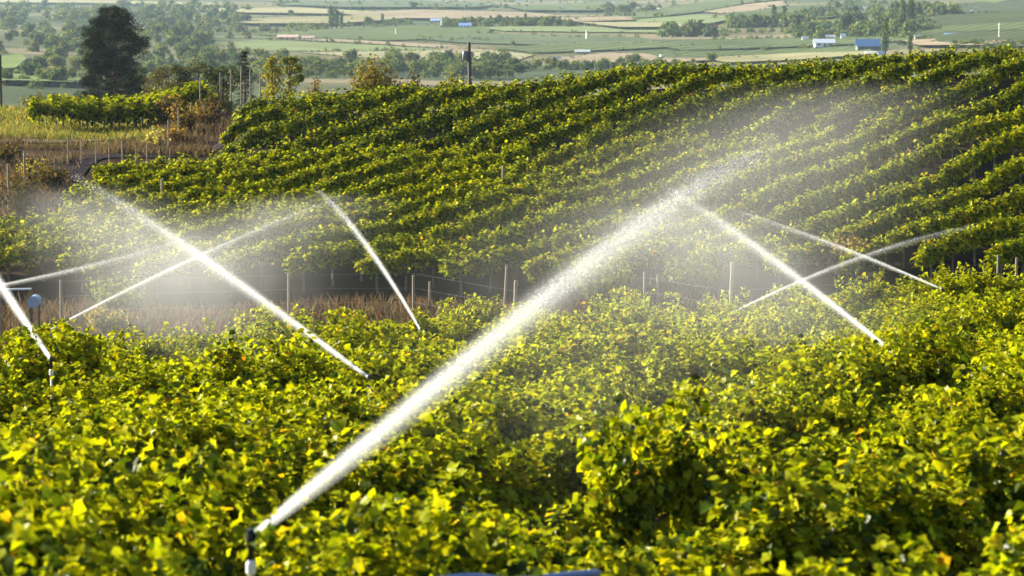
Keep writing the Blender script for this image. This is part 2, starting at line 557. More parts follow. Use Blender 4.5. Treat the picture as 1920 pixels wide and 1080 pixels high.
# ------------------------------------------------------------------ slope: vine rows
def inside(poly, x, y):
    c = False; n = len(poly); j = n - 1
    for i in range(n):
        xi, yi = poly[i]; xj, yj = poly[j]
        if (yi > y) != (yj > y) and x < (xj - xi) * (y - yi) / (yj - yi) + xi: c = not c
        j = i
    return c


LOWER = [XY(-250, 96), XY(0, 95.5), XY(700, 95.5), XY(1300, 97), XY(2250, 97), XY(2250, 118.8), XY(1650, 118.8), XY(1450, 118.6), XY(800, 118.6), XY(430, 119.5), XY(300, 118.5), XY(190, 114), XY(110, 107.5), XY(0, 101), XY(-250, 100)]
UPPER = [XY(418, 122.0), XY(600, 119.6), XY(1450, 119.8), XY(1650, 119.4), XY(2250, 119.4), XY(2250, 141), XY(800, 139), XY(560, 137), XY(470, 134), XY(426, 128)]
HSP = {'lower': 1.95, 'upper': 2.3}
M_HTRUNK = plain('vine_trunk', (.19, .15, .115), .9, .3, 12)
tm = MB(); tm.tube([(0, 0, -.1), (.03, .02, .5), (-.02, .0, 1.15)], [.05, .038, .03], 6)
_o = tm.build('trunk', M_HTRUNK); HTR = _o.data; bpy.data.objects.remove(_o)


def vine_row(p0, ang, L, label, group, seed, h0=1.1, dens=31, n_lf=20, lsize=.15, trunks=True, lmax=.95, mix=(.58, .28, .13, .015, .003), hs=1.0):
    r = np.random.default_rng(seed)
    u = np.array([math.cos(ang), math.sin(ang)])
    e = empty('vine_row', (p0[0], p0[1], g1(*p0)))
    vs, fs, cs, n0 = [], [], [], 0
    for i in range(max(1, int(round(L / 1.5)))):
        l = L / max(1, int(round(L / 1.5)))
        s = (i + .5) * l
        dd = dens * r.uniform(.75, 1.15)
        V, f, c = shoots(r, l * 1.15, int(dd * l), n_lf, h0 * hs, .26, .3, lmax * r.uniform(.85, 1.1), lsize, LEAF_LO_V, LEAF_LO_F, mix, up=.72, petf=.6)
        x = p0[0] + u[0] * (s + V[:, 0]) - u[1] * V[:, 1]
        y = p0[1] + u[1] * (s + V[:, 0]) + u[0] * V[:, 1]
        cx, cy = p0 + u * s
        z = V[:, 2] + G(x, y) - e.location.z
        vs.append(np.stack([x - p0[0], y - p0[1], z], 1)); fs.append(f + n0); cs.append(c); n0 += len(V)
        if trunks:
            t = link('trunk', HTR, None, e, (cx - p0[0], cy - p0[1], g1(cx, cy) - e.location.z))
            t.rotation_euler = (0, 0, r.uniform(0, 6)); t.scale = (1, 1, hs)
    link('foliage', mesh_np('vine_row_foliage', np.concatenate(vs), np.concatenate(fs), np.concatenate(cs)), M_HILL, e)
    return tag(e, label, 'vine row', group)


ORD = ['first', 'second', 'third', 'fourth', 'fifth', 'sixth', 'seventh', 'eighth', 'ninth', 'tenth', 'eleventh', 'twelfth', 'thirteenth', 'fourteenth', 'fifteenth', 'sixteenth', 'seventeenth', 'eighteenth', 'nineteenth', 'twentieth', 'twenty-first', 'twenty-second', 'twenty-third', 'twenty-fourth', 'twenty-fifth', 'twenty-sixth', 'twenty-seventh', 'twenty-eighth', 'twenty-ninth', 'thirtieth']
AREA = {'lower': 0, 'upper': 0}
for blk, poly in (('lower', LOWER), ('upper', UPPER)):
    rows = []
    base = np.array(XY(960, 105))
    for k in range(-45, 45):
        ss = [s for s in np.arange(-70, 70, .25) if inside(poly, *(base + NV * k * HSP[blk] + U * s))]
        if len(ss) < 6: continue
        s0, s1 = ss[0], ss[-1]
        rows.append((s0, s1, base + NV * k * HSP[blk] + U * s0))
    rows.reverse(); rows.sort(key=lambda a: a[2][0])
    for i, (s0, s1, p0) in enumerate(rows):
        if blk == 'lower':
            lab = 'green vine row slanting up the front slope, %s from the left' % ORD[i]
        else:
            lab = 'dark green vine row on the upper terrace below the crest, %s from the left' % ORD[i]
        AREA[blk] += s1 - s0
        vine_row(p0, TH, s1 - s0, lab, 'vine rows of the %s' % ('front slope' if blk == 'lower' else 'upper terrace'), 300 + i + (50 if blk == 'upper' else 0), h0=.98 if blk == 'lower' else .62, lmax=.64 if blk == 'lower' else .86, mix=(.56, .29, .13, .015, .003) if blk == 'lower' else (.38, .54, .07, .01, .002), trunks=(blk == 'lower'))
print('rows', AREA)
# short rows on the knoll below the black pine
for i, px in enumerate((58, 104, 150, 196, 240, 276)):
    p0 = XY(px, 140 + i * .5)
    vine_row(p0, math.radians(70), 6.5, 'short leafy vine row on the knoll under the black pine, %s from the left' % ORD[i], 'short vine rows on the knoll', 420 + i, h0=.95, dens=22, lsize=.2, lmax=1.5)

# ------------------------------------------------------------------ posts, weeds and small things of the vineyard
def post(px, Y, h, rad, m, label, group, name='wooden_post', lean=0.0, zoff=0.0):
    x, y = XY(px, Y)
    e = MB()
    e.tube([(0, 0, -.3), (lean * h * .5, 0, h * .5), (lean * h, 0, h)], [rad * 1.08, rad, rad * .95], 8)
    o = e.build(name, m)
    o.location = (x, y, g1(x, y) + zoff)
    return tag(o, label, 'post', group)


for px, py, Y, lab, ln in (
        (109, 525, 86, 'pale thin post left of the small blue drum', 0), (117, 592, 80, 'short pale post behind the leftmost water jets', 0),
        (539, 513, 91, 'pale post where the middle-left jet meets the slope', .0), (774, 516, 90, 'pale post just right of the short middle jet', .0),
        (945, 497, 93, 'leaning grey post in the dark gap under the slope vines', .06), (965, 526, 86, 'thick whitish post at the middle of the dark gap', .02),
        (1210, 510, 92, 'thin tan post right of the big water jet', 0), (1371, 492, 88, 'tall whitish post above the faint right-hand nozzle', .03),
        (1851, 494, 88, 'tan post in the dark gap at the right, standing lowest', 0), (1876, 478, 95, 'thin grey post between two tan posts at the right', 0), (1911, 483, 90, 'tan post nearest the right border of the photo', 0),
        (805, 528, 93, 'small grey post behind the orange weeds', 0), (1235, 515, 94, 'grey stake beside the thin tan post', 0)):
    x, y = XY(px, Y); g = g1(x, y); zt = tanv(py) * Y
    post(px, Y, zt - g, .055 if 'thick' in lab or 'tall' in lab else .04, M_POST, lab, 'posts along the foot of the slope', lean=ln)
for px, py0, Y, lab in ((941, 312, 111, 'pale leaning trellis post standing in the slope vines near the middle'), (300, 335, 108, 'white trellis post in the vines above the left jet'),
                        (255, 178, 145, 'thin post in front of the black pine')):
    x, y = XY(px, Y); g = g1(x, y)
    post(px, Y, tanv(py0) * Y - g, .05, M_POST, lab, None, name='trellis_post', lean=.03)
for i, px in enumerate((101, 127, 152, 179, 204, 229, 254, 275, 298, 318)):
    post(px, 121.5 - (0 if px > 110 else 3), 1.15 if i % 2 else 1.0, .028, M_POST, 'thin fence post above the left edge of the slope vines, %s from the left' % ORD[i], 'fence posts along the dirt road', name='fence_post')
for i, (px, Y) in enumerate(((14, 113), (45, 116))):
    post(px, Y, 1.9, .05, M_POST, 'weathered post on the reddish dirt bank, %s from the left' % ORD[i], 'posts on the dirt bank', name='fence_post')
for i, (px, Y, h) in enumerate(((359, 138, 1.5), (376, 142, 2.4), (414, 147, 2.2), (434, 149, 2.2), (453, 150, 2.4), (470, 152, 2.4), (489, 153, 2.2), (335, 136, 1.4), (316, 129, 1.5))):
    post(px, Y, h, .035, M_POST, 'grey road fence post between the small conifer and the dry bushes, %s from the left' % ORD[[2, 3, 4, 5, 6, 7, 8, 1, 0][i]], 'fence posts beside the upper road', name='fence_post')
post(3, 150, 2.9, .06, M_POSTD, 'dark post standing at the left border above the grass', None)

# the wires between the foot posts
e = MB()
ps = [(109, 86), (539, 91), (774, 90), (965, 86), (1210, 92), (1371, 88), (1851, 88), (1911, 90)]
for h in (.5, .95, 1.4):
    pts = []
    for px, Y in ps:
        x, y = XY(px, Y); pts.append((x, y, g1(x, y) + h))
    e.tube(pts, .0014, 5)
tag(e.build('fence_wire', M_METAL), 'thin grey wires strung along the foot of the slope', 'wire')


def tufts(name, pts, r, lab, n_per, size, pal, mix, spread=.35, kind='stuff'):
    C = np.repeat(np.asarray(pts), n_per, axis=0); n = len(C)
    C = C + np.concatenate([r.normal(0, spread, (n, 2)), np.zeros((n, 1))], 1)
    C[:, 2] = G(C[:, 0], C[:, 1]) - .02
    az = r.uniform(0, 6.28, n)
    T = unit(np.stack([np.cos(az) * .45, np.sin(az) * .45, np.ones(n)], 1) + r.normal(0, .15, (n, 3)))
    Nn = unit(np.stack([np.sin(az), -np.cos(az), np.zeros(n)], 1) + r.normal(0, .3, (n, 3)))
    S = size * r.uniform(.5, 1.4, n)
    col = leaf_colours(r, n, mix, pal)
    V, f, c = scatter(C, Nn, T, S, BLADE_V * np.array([1.6, 1, 1]), BLADE_F, col)
    o = link(name, mesh_np(name, V, f, c), M_GRASS)
    return tag(o, lab, 'weeds', kind=kind)


r = np.random.default_rng(56)
DRY = [(.10, .055, .03), (.11, .085, .04), (.06, .037, .022), (.045, .05, .016)]


def spread_pts(r, n, px0, px1, y0, y1):
    out = []
    for _ in range(n):
        Y = r.uniform(y0, y1); px = r.uniform(px0, px1); x, y = XY(px, Y); out.append((x, y, 0))
    return out


tufts('weeds', spread_pts(r, 420, 300, 980, 84, 94) + spread_pts(r, 300, 980, 1700, 86, 95) + spread_pts(r, 200, -100, 300, 76, 95), r, 'reddish dry weeds along the foot of the slope', 18, .4, DRY, (.4, .25, .2, .15))
tufts('dry_grass', spread_pts(r, 150, -60, 140, 104, 124) + spread_pts(r, 200, 300, 460, 133, 146) + spread_pts(r, 120, 200, 380, 127.5, 131) + spread_pts(r, 70, -60, 330, 130.5, 134), r, 'straw-coloured dry grass on the dirt bank and beside the road', 18, .4, DRY, (.3, .4, .2, .1), .3)
tufts('green_grass', spread_pts(r, 420, -60, 330, 139, 156) + spread_pts(r, 150, -60, 330, 135.5, 139), r, 'low sunlit grass on the knoll', 22, .35, [(.16, .17, .02), (.10, .13, .02), (.34, .26, .06)], (.4, .35, .25), .5)


def bush(name, px, py_top, Y, w, label, cat, pal, mix, seed, h=None, leaf=.22, n=900, group=None, base_drop=0.0, mat_=None, ragged=1.0):
    """A shrub: twigs that fan out from the root, leaves clumped along them."""
    r = np.random.default_rng(seed)
    x, y = XY(px, Y); g = g1(x, y) - base_drop
    top = tanv(py_top) * Y
    H = h if h else max(.4, top - g)
    e = empty(name, (x, y, g))
    nt_ = max(14, int(n / 28))
    az = r.uniform(0, 6.28, nt_); sp = np.sqrt(r.uniform(0, 1, nt_)) * w / 2
    hh = H * (1 - .32 * (sp / (w / 2)) ** 2) * r.uniform(.62, 1.0, nt_)
    E_ = np.stack([np.cos(az) * sp, np.sin(az) * sp, hh], 1)
    B_ = np.stack([np.cos(az) * sp * .15, np.sin(az) * sp * .15, np.zeros(nt_)], 1)
    tt = r.uniform(.3, 1.02, (nt_, 28))
    p = B_[:, None] + (E_ - B_)[:, None] * tt[..., None] + r.normal(0, .055 * w * ragged, (nt_, 28, 3))
    p = p.reshape(-1, 3); p[:, 2] = np.maximum(p[:, 2], .03)
    k = len(p)
    nr = unit(unit(p - np.array([0, 0, H * .4])) + r.normal(0, .6, (k, 3)))
    tp = unit(r.normal(0, 1, (k, 3)) + np.array([0, 0, -.3]))
    V, f, c = scatter(p, nr, tp, leaf * r.uniform(.6, 1.3, k), LEAF_LO_V, LEAF_LO_F, leaf_colours(r, k, mix, pal))
    link('foliage', mesh_np('bush_foliage', V, f, c), mat_ or M_TREE, e)
    mb = MB()
    for q in range(0, nt_, max(1, nt_ // 14)):
        mb.tube([B_[q], (B_[q] + E_[q]) / 2 + r.normal(0, .02, 3), E_[q] * .95], [.03 * H ** .5, .02 * H ** .5, .006], 5)
    mb.build('stems', M_BARK, e)
    return tag(e, label, cat, group)


OLIVE = [(.10, .10, .03), (.20, .17, .05), (.30, .22, .08)]
DK0 = [(.04, .045, .012), (.08, .07, .02)]
RUST = [(.16, .09, .03), (.22, .15, .04), (.10, .08, .03)]
GREEN = [(.07, .10, .02), (.12, .15, .02), (.20, .20, .03)]
bush('shrub', 75, 168, 158, 2.3, 'grey-olive round shrub at the left, behind the grassy verge', 'shrub', OLIVE, (.6, .3, .1), 1, n=900, leaf=.13)
bush('shrub', 130, 170, 160, 1.8, 'low dark shrub between the olive shrub and the black pine', 'shrub', GREEN, (.8, .2, 0), 2, n=600, leaf=.13)
bush('shrub', 318, 168, 143, 1.9, 'rust-brown tall shrub at the right end of the knoll vines', 'shrub', RUST, (.5, .3, .2), 3, n=1000, leaf=.13)
bush('shrub', 345, 186, 138, 1.7, 'reddish low shrub on the road bank', 'shrub', RUST, (.4, .5, .1), 4, n=700, leaf=.12)
bush('shrub', 385, 176, 141, 1.5, 'dusky shrub behind the road fence posts', 'shrub', RUST, (.6, .1, .3), 5, n=600, leaf=.12)
bush('shrub', 402, 174, 146, 1.0, 'pale straw shrub beside the road fence', 'shrub', DRY[:2] + [(.16, .16, .05)], (.3, .5, .2), 6, n=420, leaf=.11)
bush('shrub', 428, 176, 148, 1.1, 'dark green small shrub at the top of the road', 'shrub', OLIVE, (.7, .2, .1), 7, n=420, leaf=.11)
bush('shrub', 290, 238, 131, 1.5, 'cream-coloured dry shrub where the two tracks meet', 'shrub', [(.40, .33, .18), (.28, .22, .10)], (.6, .4), 8, n=500, leaf=.11)
bush('shrub', 322, 228, 134, 1.4, 'orange-brown dry shrub at the road corner', 'shrub', RUST + [(.36, .17, .05)], (.3, .3, .1, .3), 9, n=500, leaf=.11)
bush('shrub', 22, 305, 114, 1.8, 'straw-coloured shrub on the dirt bank by the left border', 'shrub', DRY[:2], (.5, .5), 10, n=500, leaf=.11)
bush('shrub', 60, 285, 119, 1.4, 'yellow-tipped dry shrub at the top of the dirt bank', 'shrub', [(.32, .26, .06), (.20, .15, .05)], (.5, .5), 11, n=400, leaf=.11)
bush('shrub', 40, 318, 111, 2.0, 'dusky brown shrub low on the dirt bank', 'shrub', [(.06, .045, .025), (.10, .075, .04)], (.6, .4), 40, n=800, leaf=.12)
bush('shrub', 92, 300, 117, 1.8, 'dull brown shrub on the dirt bank below the fence posts', 'shrub', [(.06, .045, .025), (.10, .075, .04)], (.6, .4), 41, n=800, leaf=.12)
bush('shrub', 5, 268, 124, 2.0, 'dusky shrub at the left border below the grass', 'shrub', [(.06, .045, .025), (.10, .075, .04)], (.6, .4), 42, n=800, leaf=.12)
bush('shrub', 1130, 470, 95, 2.2, 'pale green leafy shrub at the foot of the slope, behind the big jet', 'shrub', GREEN, (.3, .5, .2), 12, n=1300, leaf=.13)
bush('shrub', 1085, 452, 96, 1.8, 'olive shrub left of the pale green shrub at the slope foot', 'shrub', GREEN, (.4, .4, .2), 13, n=900, leaf=.13)
bush('shrub', 1300, 470, 96, 2.0, 'misty shrub between the tan post and the tall whitish post', 'shrub', GREEN, (.4, .4, .2), 14, n=1000, leaf=.13)
bush('shrub', 1600, 425, 99, 2.2, 'rusty yellow shrub above the crossing of the two right jets', 'shrub', [(.24, .15, .05), (.20, .17, .03)], (.5, .5), 15, n=1000, leaf=.13)
bush('shrub', 215, 505, 90, 1.9, 'pale green shrub under the left slope vines', 'shrub', GREEN, (.3, .5, .2), 16, n=900, leaf=.13)
bush('shrub', 200, 570, 84, 1.6, 'straw shrub low beside the left jet nozzle', 'shrub', OLIVE, (.2, .4, .4), 17, n=700, leaf=.12)
bush('shrub', 350, 146, 160, 2.2, 'dark dense shrub between the knoll and the flat-topped trees', 'shrub', DK0, (.6, .4), 18, n=1300, leaf=.13)
bush('shrub', 405, 148, 162, 1.9, 'dark olive shrub behind the left road fence posts', 'shrub', DK0, (.5, .5), 19, n=1100, leaf=.13)
# bushes behind the crest
bush('bush', 700, 99, 154, 2.7, 'large olive-brown bush behind the crest, left of the utility pole', 'bush', [(.13, .11, .02), (.20, .16, .03), (.26, .14, .03)], (.6, .3, .1), 21, n=3600, leaf=.17)
bush('bush', 742, 126, 154, 1.35, 'low orange-brown bush beside the large olive bush', 'bush', RUST, (.3, .5, .2), 22, n=700, leaf=.15)
bush('bush', 778, 117, 154, 1.08, 'small dark red-brown bush between olive and yellow bushes', 'bush', [(.07, .04, .02), (.09, .06, .03)], (.5, .5), 23, n=1500, leaf=.14)
bush('bush', 852, 118, 154, 1.8, 'bright yellow-green bush just left of the utility pole', 'bush', [(.20, .20, .02), (.28, .24, .03)], (.6, .4), 24, n=2000, leaf=.15)
bush('bush', 590, 140, 154, 1.44, 'brownish bush poking over the crest right of the forked yellow tree', 'bush', RUST, (.4, .3, .3), 25, n=600, leaf=.15)


# ------------------------------------------------------------------ trees near the crest
def crown_tree(name, px, py_top, Y, w, label, cat, pal, mix, seed, blobs, trunk_r=.12, leaf=.22, per=150, mat_=None, drop=0.0, tv=LEAF_LO_V, tf=LEAF_LO_F):
    """blobs: (dx, height 0..1, radius) as fractions of the width w; a limb runs from the trunk to each."""
    r = np.random.default_rng(seed)
    x, y = XY(px, Y); g = g1(x, y) - drop
    H = tanv(py_top) * Y - g
    e = empty(name, (x, y, g))
    vs, fs, cs, n0 = [], [], [], 0
    mb = MB()
    mb.tube([(0, 0, -.2), (.03 * w, 0, H * .35), (-.02 * w, .02, H * .7), (0, 0, H * .93)], [trunk_r * 1.3, trunk_r, trunk_r * .65, trunk_r * .2], 8)
    for dx, hf, rad in blobs:
        c = np.array([dx * w, r.normal(0, .22) * w * (1 - abs(dx)), hf * H])
        R_ = rad * w * 1.3
        n = int(1.5 * per * r.uniform(.8, 1.2))
        q = unit(r.normal(0, 1, (n, 3))) * (r.uniform(.25, 1.08, (n, 1)) ** .6) * R_ * np.array([1, 1, .8])
        keep = q[:, 2] > -R_ * .62
        q = q[keep]; n = len(q)
        nr = unit(unit(q) + r.normal(0, .5, (n, 3)) + np.array([0, 0, .3]))
        tp = unit(r.normal(0, 1, (n, 3)))
        V, f, cc = scatter(c + q, nr, tp, leaf * r.uniform(.6, 1.3, n), tv, tf, leaf_colours(r, n, mix, pal))
        vs.append(V); fs.append(f + n0); cs.append(cc); n0 += len(V)
        b0 = np.array([0, 0, max(.1 * H, c[2] - .22 * H - abs(dx) * w * .3)])
        mb.tube([b0, (b0 + c) / 2 + np.array([0, 0, -.03 * H]), c], [trunk_r * .45, trunk_r * .3, trunk_r * .1], 5)
    link('crown', mesh_np('crown', np.concatenate(vs), np.concatenate(fs), np.concatenate(cs)), mat_ or M_TREE, e)
    mb.build('trunk', M_BARK, e)
    return tag(e, label, cat)


# the big black pine: whorled limbs, each ending in flat tufts of needles
def big_pine():
    r = np.random.default_rng(77)
    Y = 250.0
    x, y = XY(217, Y); g = g1(x, y)
    H = tanv(9) * Y - g
    zb = tanv(186) * Y - g                       # height of what the vines hide
    e = empty('pine_tree', (x, y, g))
    mb = MB()
    mb.tube([(0, 0, -.3), (.1, 0, zb), (-.05, 0, zb + 2.8), (.1, 0, H - 2.2), (.02, 0, H - .4)], [.34, .27, .22, .12, .04], 9)
    vs, fs, cs, n0 = [], [], [], 0
    S = 250 / F                                  # metres per picture pixel there
    left = [(186, -68), (165, -66), (150, -60), (132, -55), (112, -60), (98, -57), (80, -52), (68, -60), (50, -50), (40, -42), (28, -33), (18, -22), (10, -6)]
    right = [(186, 58), (165, 66), (150, 62), (135, 63), (120, 40), (108, 46), (95, 56), (80, 60), (70, 56), (55, 48), (40, 40), (28, 30), (18, 20), (10, 6)]
    lz = np.array([tanv(a) * Y - g for a, b in left]); lw = np.array([-b * S for a, b in left])
    rz = np.array([tanv(a) * Y - g for a, b in right]); rw = np.array([b * S for a, b in right])
    o_ = np.argsort(lz); lz, lw = lz[o_], lw[o_]
    o_ = np.argsort(rz); rz, rw = rz[o_], rw[o_]
    n_l = 330
    for q in range(n_l):
        z = zb - 1.0 + (H - zb + .7) * (q + r.uniform(0, 1)) / n_l
        az = r.uniform(0, 2 * math.pi)
        cx = math.cos(az)
        wl, wr = np.interp(z, lz, lw), np.interp(z, rz, rw)
        rad = (wr * (1 + cx) + wl * (1 - cx)) / 2
        f_ = r.uniform(.25, 1.0) ** .55
        tip = np.array([cx * rad * f_, math.sin(az) * rad * f_ * .9, min(z, H - .25)])
        b0 = np.array([0, 0, max(zb - 1.2, tip[2] - .35 * rad * f_ - .1)])
        if q % 3 == 0 and f_ > .5:
            mb.tube([b0, (b0 + tip) / 2 + np.array([0, 0, -.12]), tip], [.075, .05, .02], 5)
        R_ = r.uniform(.28, .62) * (1.0 if z < H - 1.2 else .7)
        n = int(95 * (R_ / .4) ** 2)
        p = unit(r.normal(0, 1, (n, 3))) * (r.uniform(.05, 1, (n, 1)) ** .5) * np.array([R_ * 1.1, R_ * 1.1, R_ * .55])
        d = unit(p * np.array([1, 1, .8]) + np.array([0, 0, .10]) + r.normal(0, .12, (n, 3)))
        nr = unit(np.cross(d, r.normal(0, 1, (n, 3))))
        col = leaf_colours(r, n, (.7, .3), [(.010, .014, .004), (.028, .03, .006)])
        V, f, c = scatter(tip + p, nr, d, r.uniform(.2, .36, n), BLADE_V * np.array([2.2, 1, 1]), BLADE_F, col)
        vs.append(V); fs.append(f + n0); cs.append(c); n0 += len(V)
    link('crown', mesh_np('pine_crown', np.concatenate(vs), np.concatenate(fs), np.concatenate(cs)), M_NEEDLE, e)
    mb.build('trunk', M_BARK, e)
    tag(e, 'big black pine with a dense oval crown standing on the left knoll', 'pine tree')


big_pine()


def small_conifer():
    r = np.random.default_rng(78)
    Y = 196.0; x, y = XY(460, Y); g = g1(x, y)
    H = tanv(97) * Y - g
    e = empty('spruce_tree', (x, y, g)); mb = MB()
    mb.tube([(0, 0, -.2), (0, 0, H * .5), (0, 0, H * .97)], [.14, .09, .02], 7)
    vs, fs, cs, n0 = [], [], [], 0
    zz = max(.6, H - 3.4)
    while zz < H:
        t = (H - zz) / 3.2
        for q in range(7):
            az = r.uniform(0, 6.28); L = (.10 + .85 * t) * r.uniform(.6, 1.15)
            tip = np.array([math.cos(az) * L, math.sin(az) * L, zz - .18 * L])
            if t > .15: mb.tube([(0, 0, zz), tip], [.025, .008], 4)
            n = 20
            s = r.uniform(.25, 1.05, (n, 1))
            p = np.array([0, 0, zz]) + (tip - np.array([0, 0, zz])) * s + r.normal(0, .05, (n, 3))
            d = unit((tip - np.array([0, 0, zz])) + r.normal(0, .35, (n, 3)) * L)
            V, f, c = scatter(p, unit(r.normal(0, 1, (n, 3))), d, r.uniform(.14, .24, n), BLADE_V * np.array([2.6, 1, 1]), BLADE_F, leaf_colours(r, n, (.7, .3), [(.028, .034, .014), (.05, .055, .02)]))
            vs.append(V); fs.append(f + n0); cs.append(c); n0 += len(V)
        zz += .24
    link('crown', mesh_np('spruce_crown', np.concatenate(vs), np.concatenate(fs), np.concatenate(cs)), M_NEEDLE, e)
    mb.build('trunk', M_BARK, e)
    tag(e, 'small narrow dark spruce beside the road fence posts', 'spruce tree')


small_conifer()
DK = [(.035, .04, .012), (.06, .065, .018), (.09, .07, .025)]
YG = [(.20, .19, .014), (.12, .13, .014), (.30, .24, .02)]
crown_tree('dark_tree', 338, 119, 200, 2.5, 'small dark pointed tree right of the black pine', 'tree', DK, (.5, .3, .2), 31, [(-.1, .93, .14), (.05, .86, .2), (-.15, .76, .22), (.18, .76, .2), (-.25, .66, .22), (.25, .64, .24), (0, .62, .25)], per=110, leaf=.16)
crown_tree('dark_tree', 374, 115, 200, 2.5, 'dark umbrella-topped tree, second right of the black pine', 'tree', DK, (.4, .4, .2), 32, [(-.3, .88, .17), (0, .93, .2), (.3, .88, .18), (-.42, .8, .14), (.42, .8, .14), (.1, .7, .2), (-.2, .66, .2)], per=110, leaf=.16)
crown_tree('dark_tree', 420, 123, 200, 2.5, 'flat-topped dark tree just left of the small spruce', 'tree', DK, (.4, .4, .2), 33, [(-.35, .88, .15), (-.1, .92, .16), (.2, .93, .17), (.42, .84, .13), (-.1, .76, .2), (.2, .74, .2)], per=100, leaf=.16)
crown_tree('brown_tree', 305, 126, 202, 2.2, 'rust-tinged bushy tree at the right foot of the black pine', 'tree', [(.06, .05, .018), (.10, .075, .025)], (.6, .4), 34, [(0, .92, .25), (-.25, .8, .3), (.25, .78, .3), (0, .65, .4)], per=150, leaf=.16)
crown_tree('forked_tree', 512, 106, 180, 1.5, 'bright yellow-green upright tree right of the small spruce', 'tree', YG, (.5, .2, .3), 35, [(0, .95, .16), (-.12, .87, .2), (.14, .82, .22), (-.2, .74, .24), (.15, .68, .26), (-.05, .58, .3), (-.25, .5, .25)], per=110, leaf=.15, mat_=M_LEAF)
crown_tree('forked_tree', 544, 105, 182, 1.5, 'darker green tree leaning right of the yellow-green tree', 'tree', YG, (.2, .7, .1), 36, [(-.15, .94, .17), (.15, .95, .16), (.32, .84, .2), (-.05, .82, .22), (.4, .72, .16), (.1, .68, .25), (-.1, .55, .26)], per=110, leaf=.15)

# the utility pole beyond the crest
x, y = XY(882, 255); g = g1(x, y); H = tanv(79) * 255 - g
e = empty('utility_pole', (x, y, g))
mb = MB(); mb.tube([(.0, 0, -.5), (0, 0, H * .5), (-.12, 0, H)], [.2, .18, .14], 10); mb.build('pole', M_POSTD, e, True)
zt = tanv(104) * 255 - g
mb = MB(); mb.tube([(-.46, 0, zt - .42), (-.46, 0, zt + .30), (-.46, 0, zt + .40)], [.23, .23, .12], 12); mb.box((-.2, 0, zt), (.3, .08, .1))
mb.build('transformer', plain('grey_steel', (.12, .13, .18), .5, .2, 10), e, True)
mb = MB(); mb.tube([(-.2, 0, H - .45), (-.46, 0, zt + .55)], [.03, .03], 5); mb.build('bracket', M_POSTD, e)
tag(e, 'dark wooden utility pole with a transformer, rising behind the crest', 'utility pole')

# small blue drum and a white bar at the left border
x, y = XY(57, 83); g = g1(x, y); zc = tanv(566) * 83 - g
e = empty('blue_drum', (x, y, g))
mb = MB(); mb.tube([(0, -.02, zc), (0, .50, zc)], [.165, .165], 18); mb.build('drum', plain('pale_blue_plastic', (.20, .28, .46), .45, .1, 10), e)
mb = MB(); mb.tube([(0, -.05, zc), (0, -.02, zc)], [.172, .172], 18); mb.build('rim', plain('paler_blue_plastic', (.26, .33, .5), .4, .1, 10), e)
mb = MB(); [mb.box((sx, .25, zc / 2 - .05), (.06, .06, zc - .12)) for sx in (-.11, .11)]; mb.build('stand', M_POSTD, e)
tag(e, 'small pale blue drum on a stand beyond the left jets', 'drum')
x, y = XY(26, 84); g = g1(x, y); zc = tanv(543) * 84 - g
e = empty('white_gate_bar', (x, y, g))
mb = MB(); mb.tube([(-.55, 0, zc), (.42, 0, zc + .02)], .03, 8); mb.build('bar', M_WHITE, e)
mb = MB(); mb.tube([(-.5, 0, -.1), (-.5, 0, zc + .1)], .04, 8); mb.build('post', M_POST, e)
tag(e, 'thin white horizontal bar above the blue drum', 'bar')


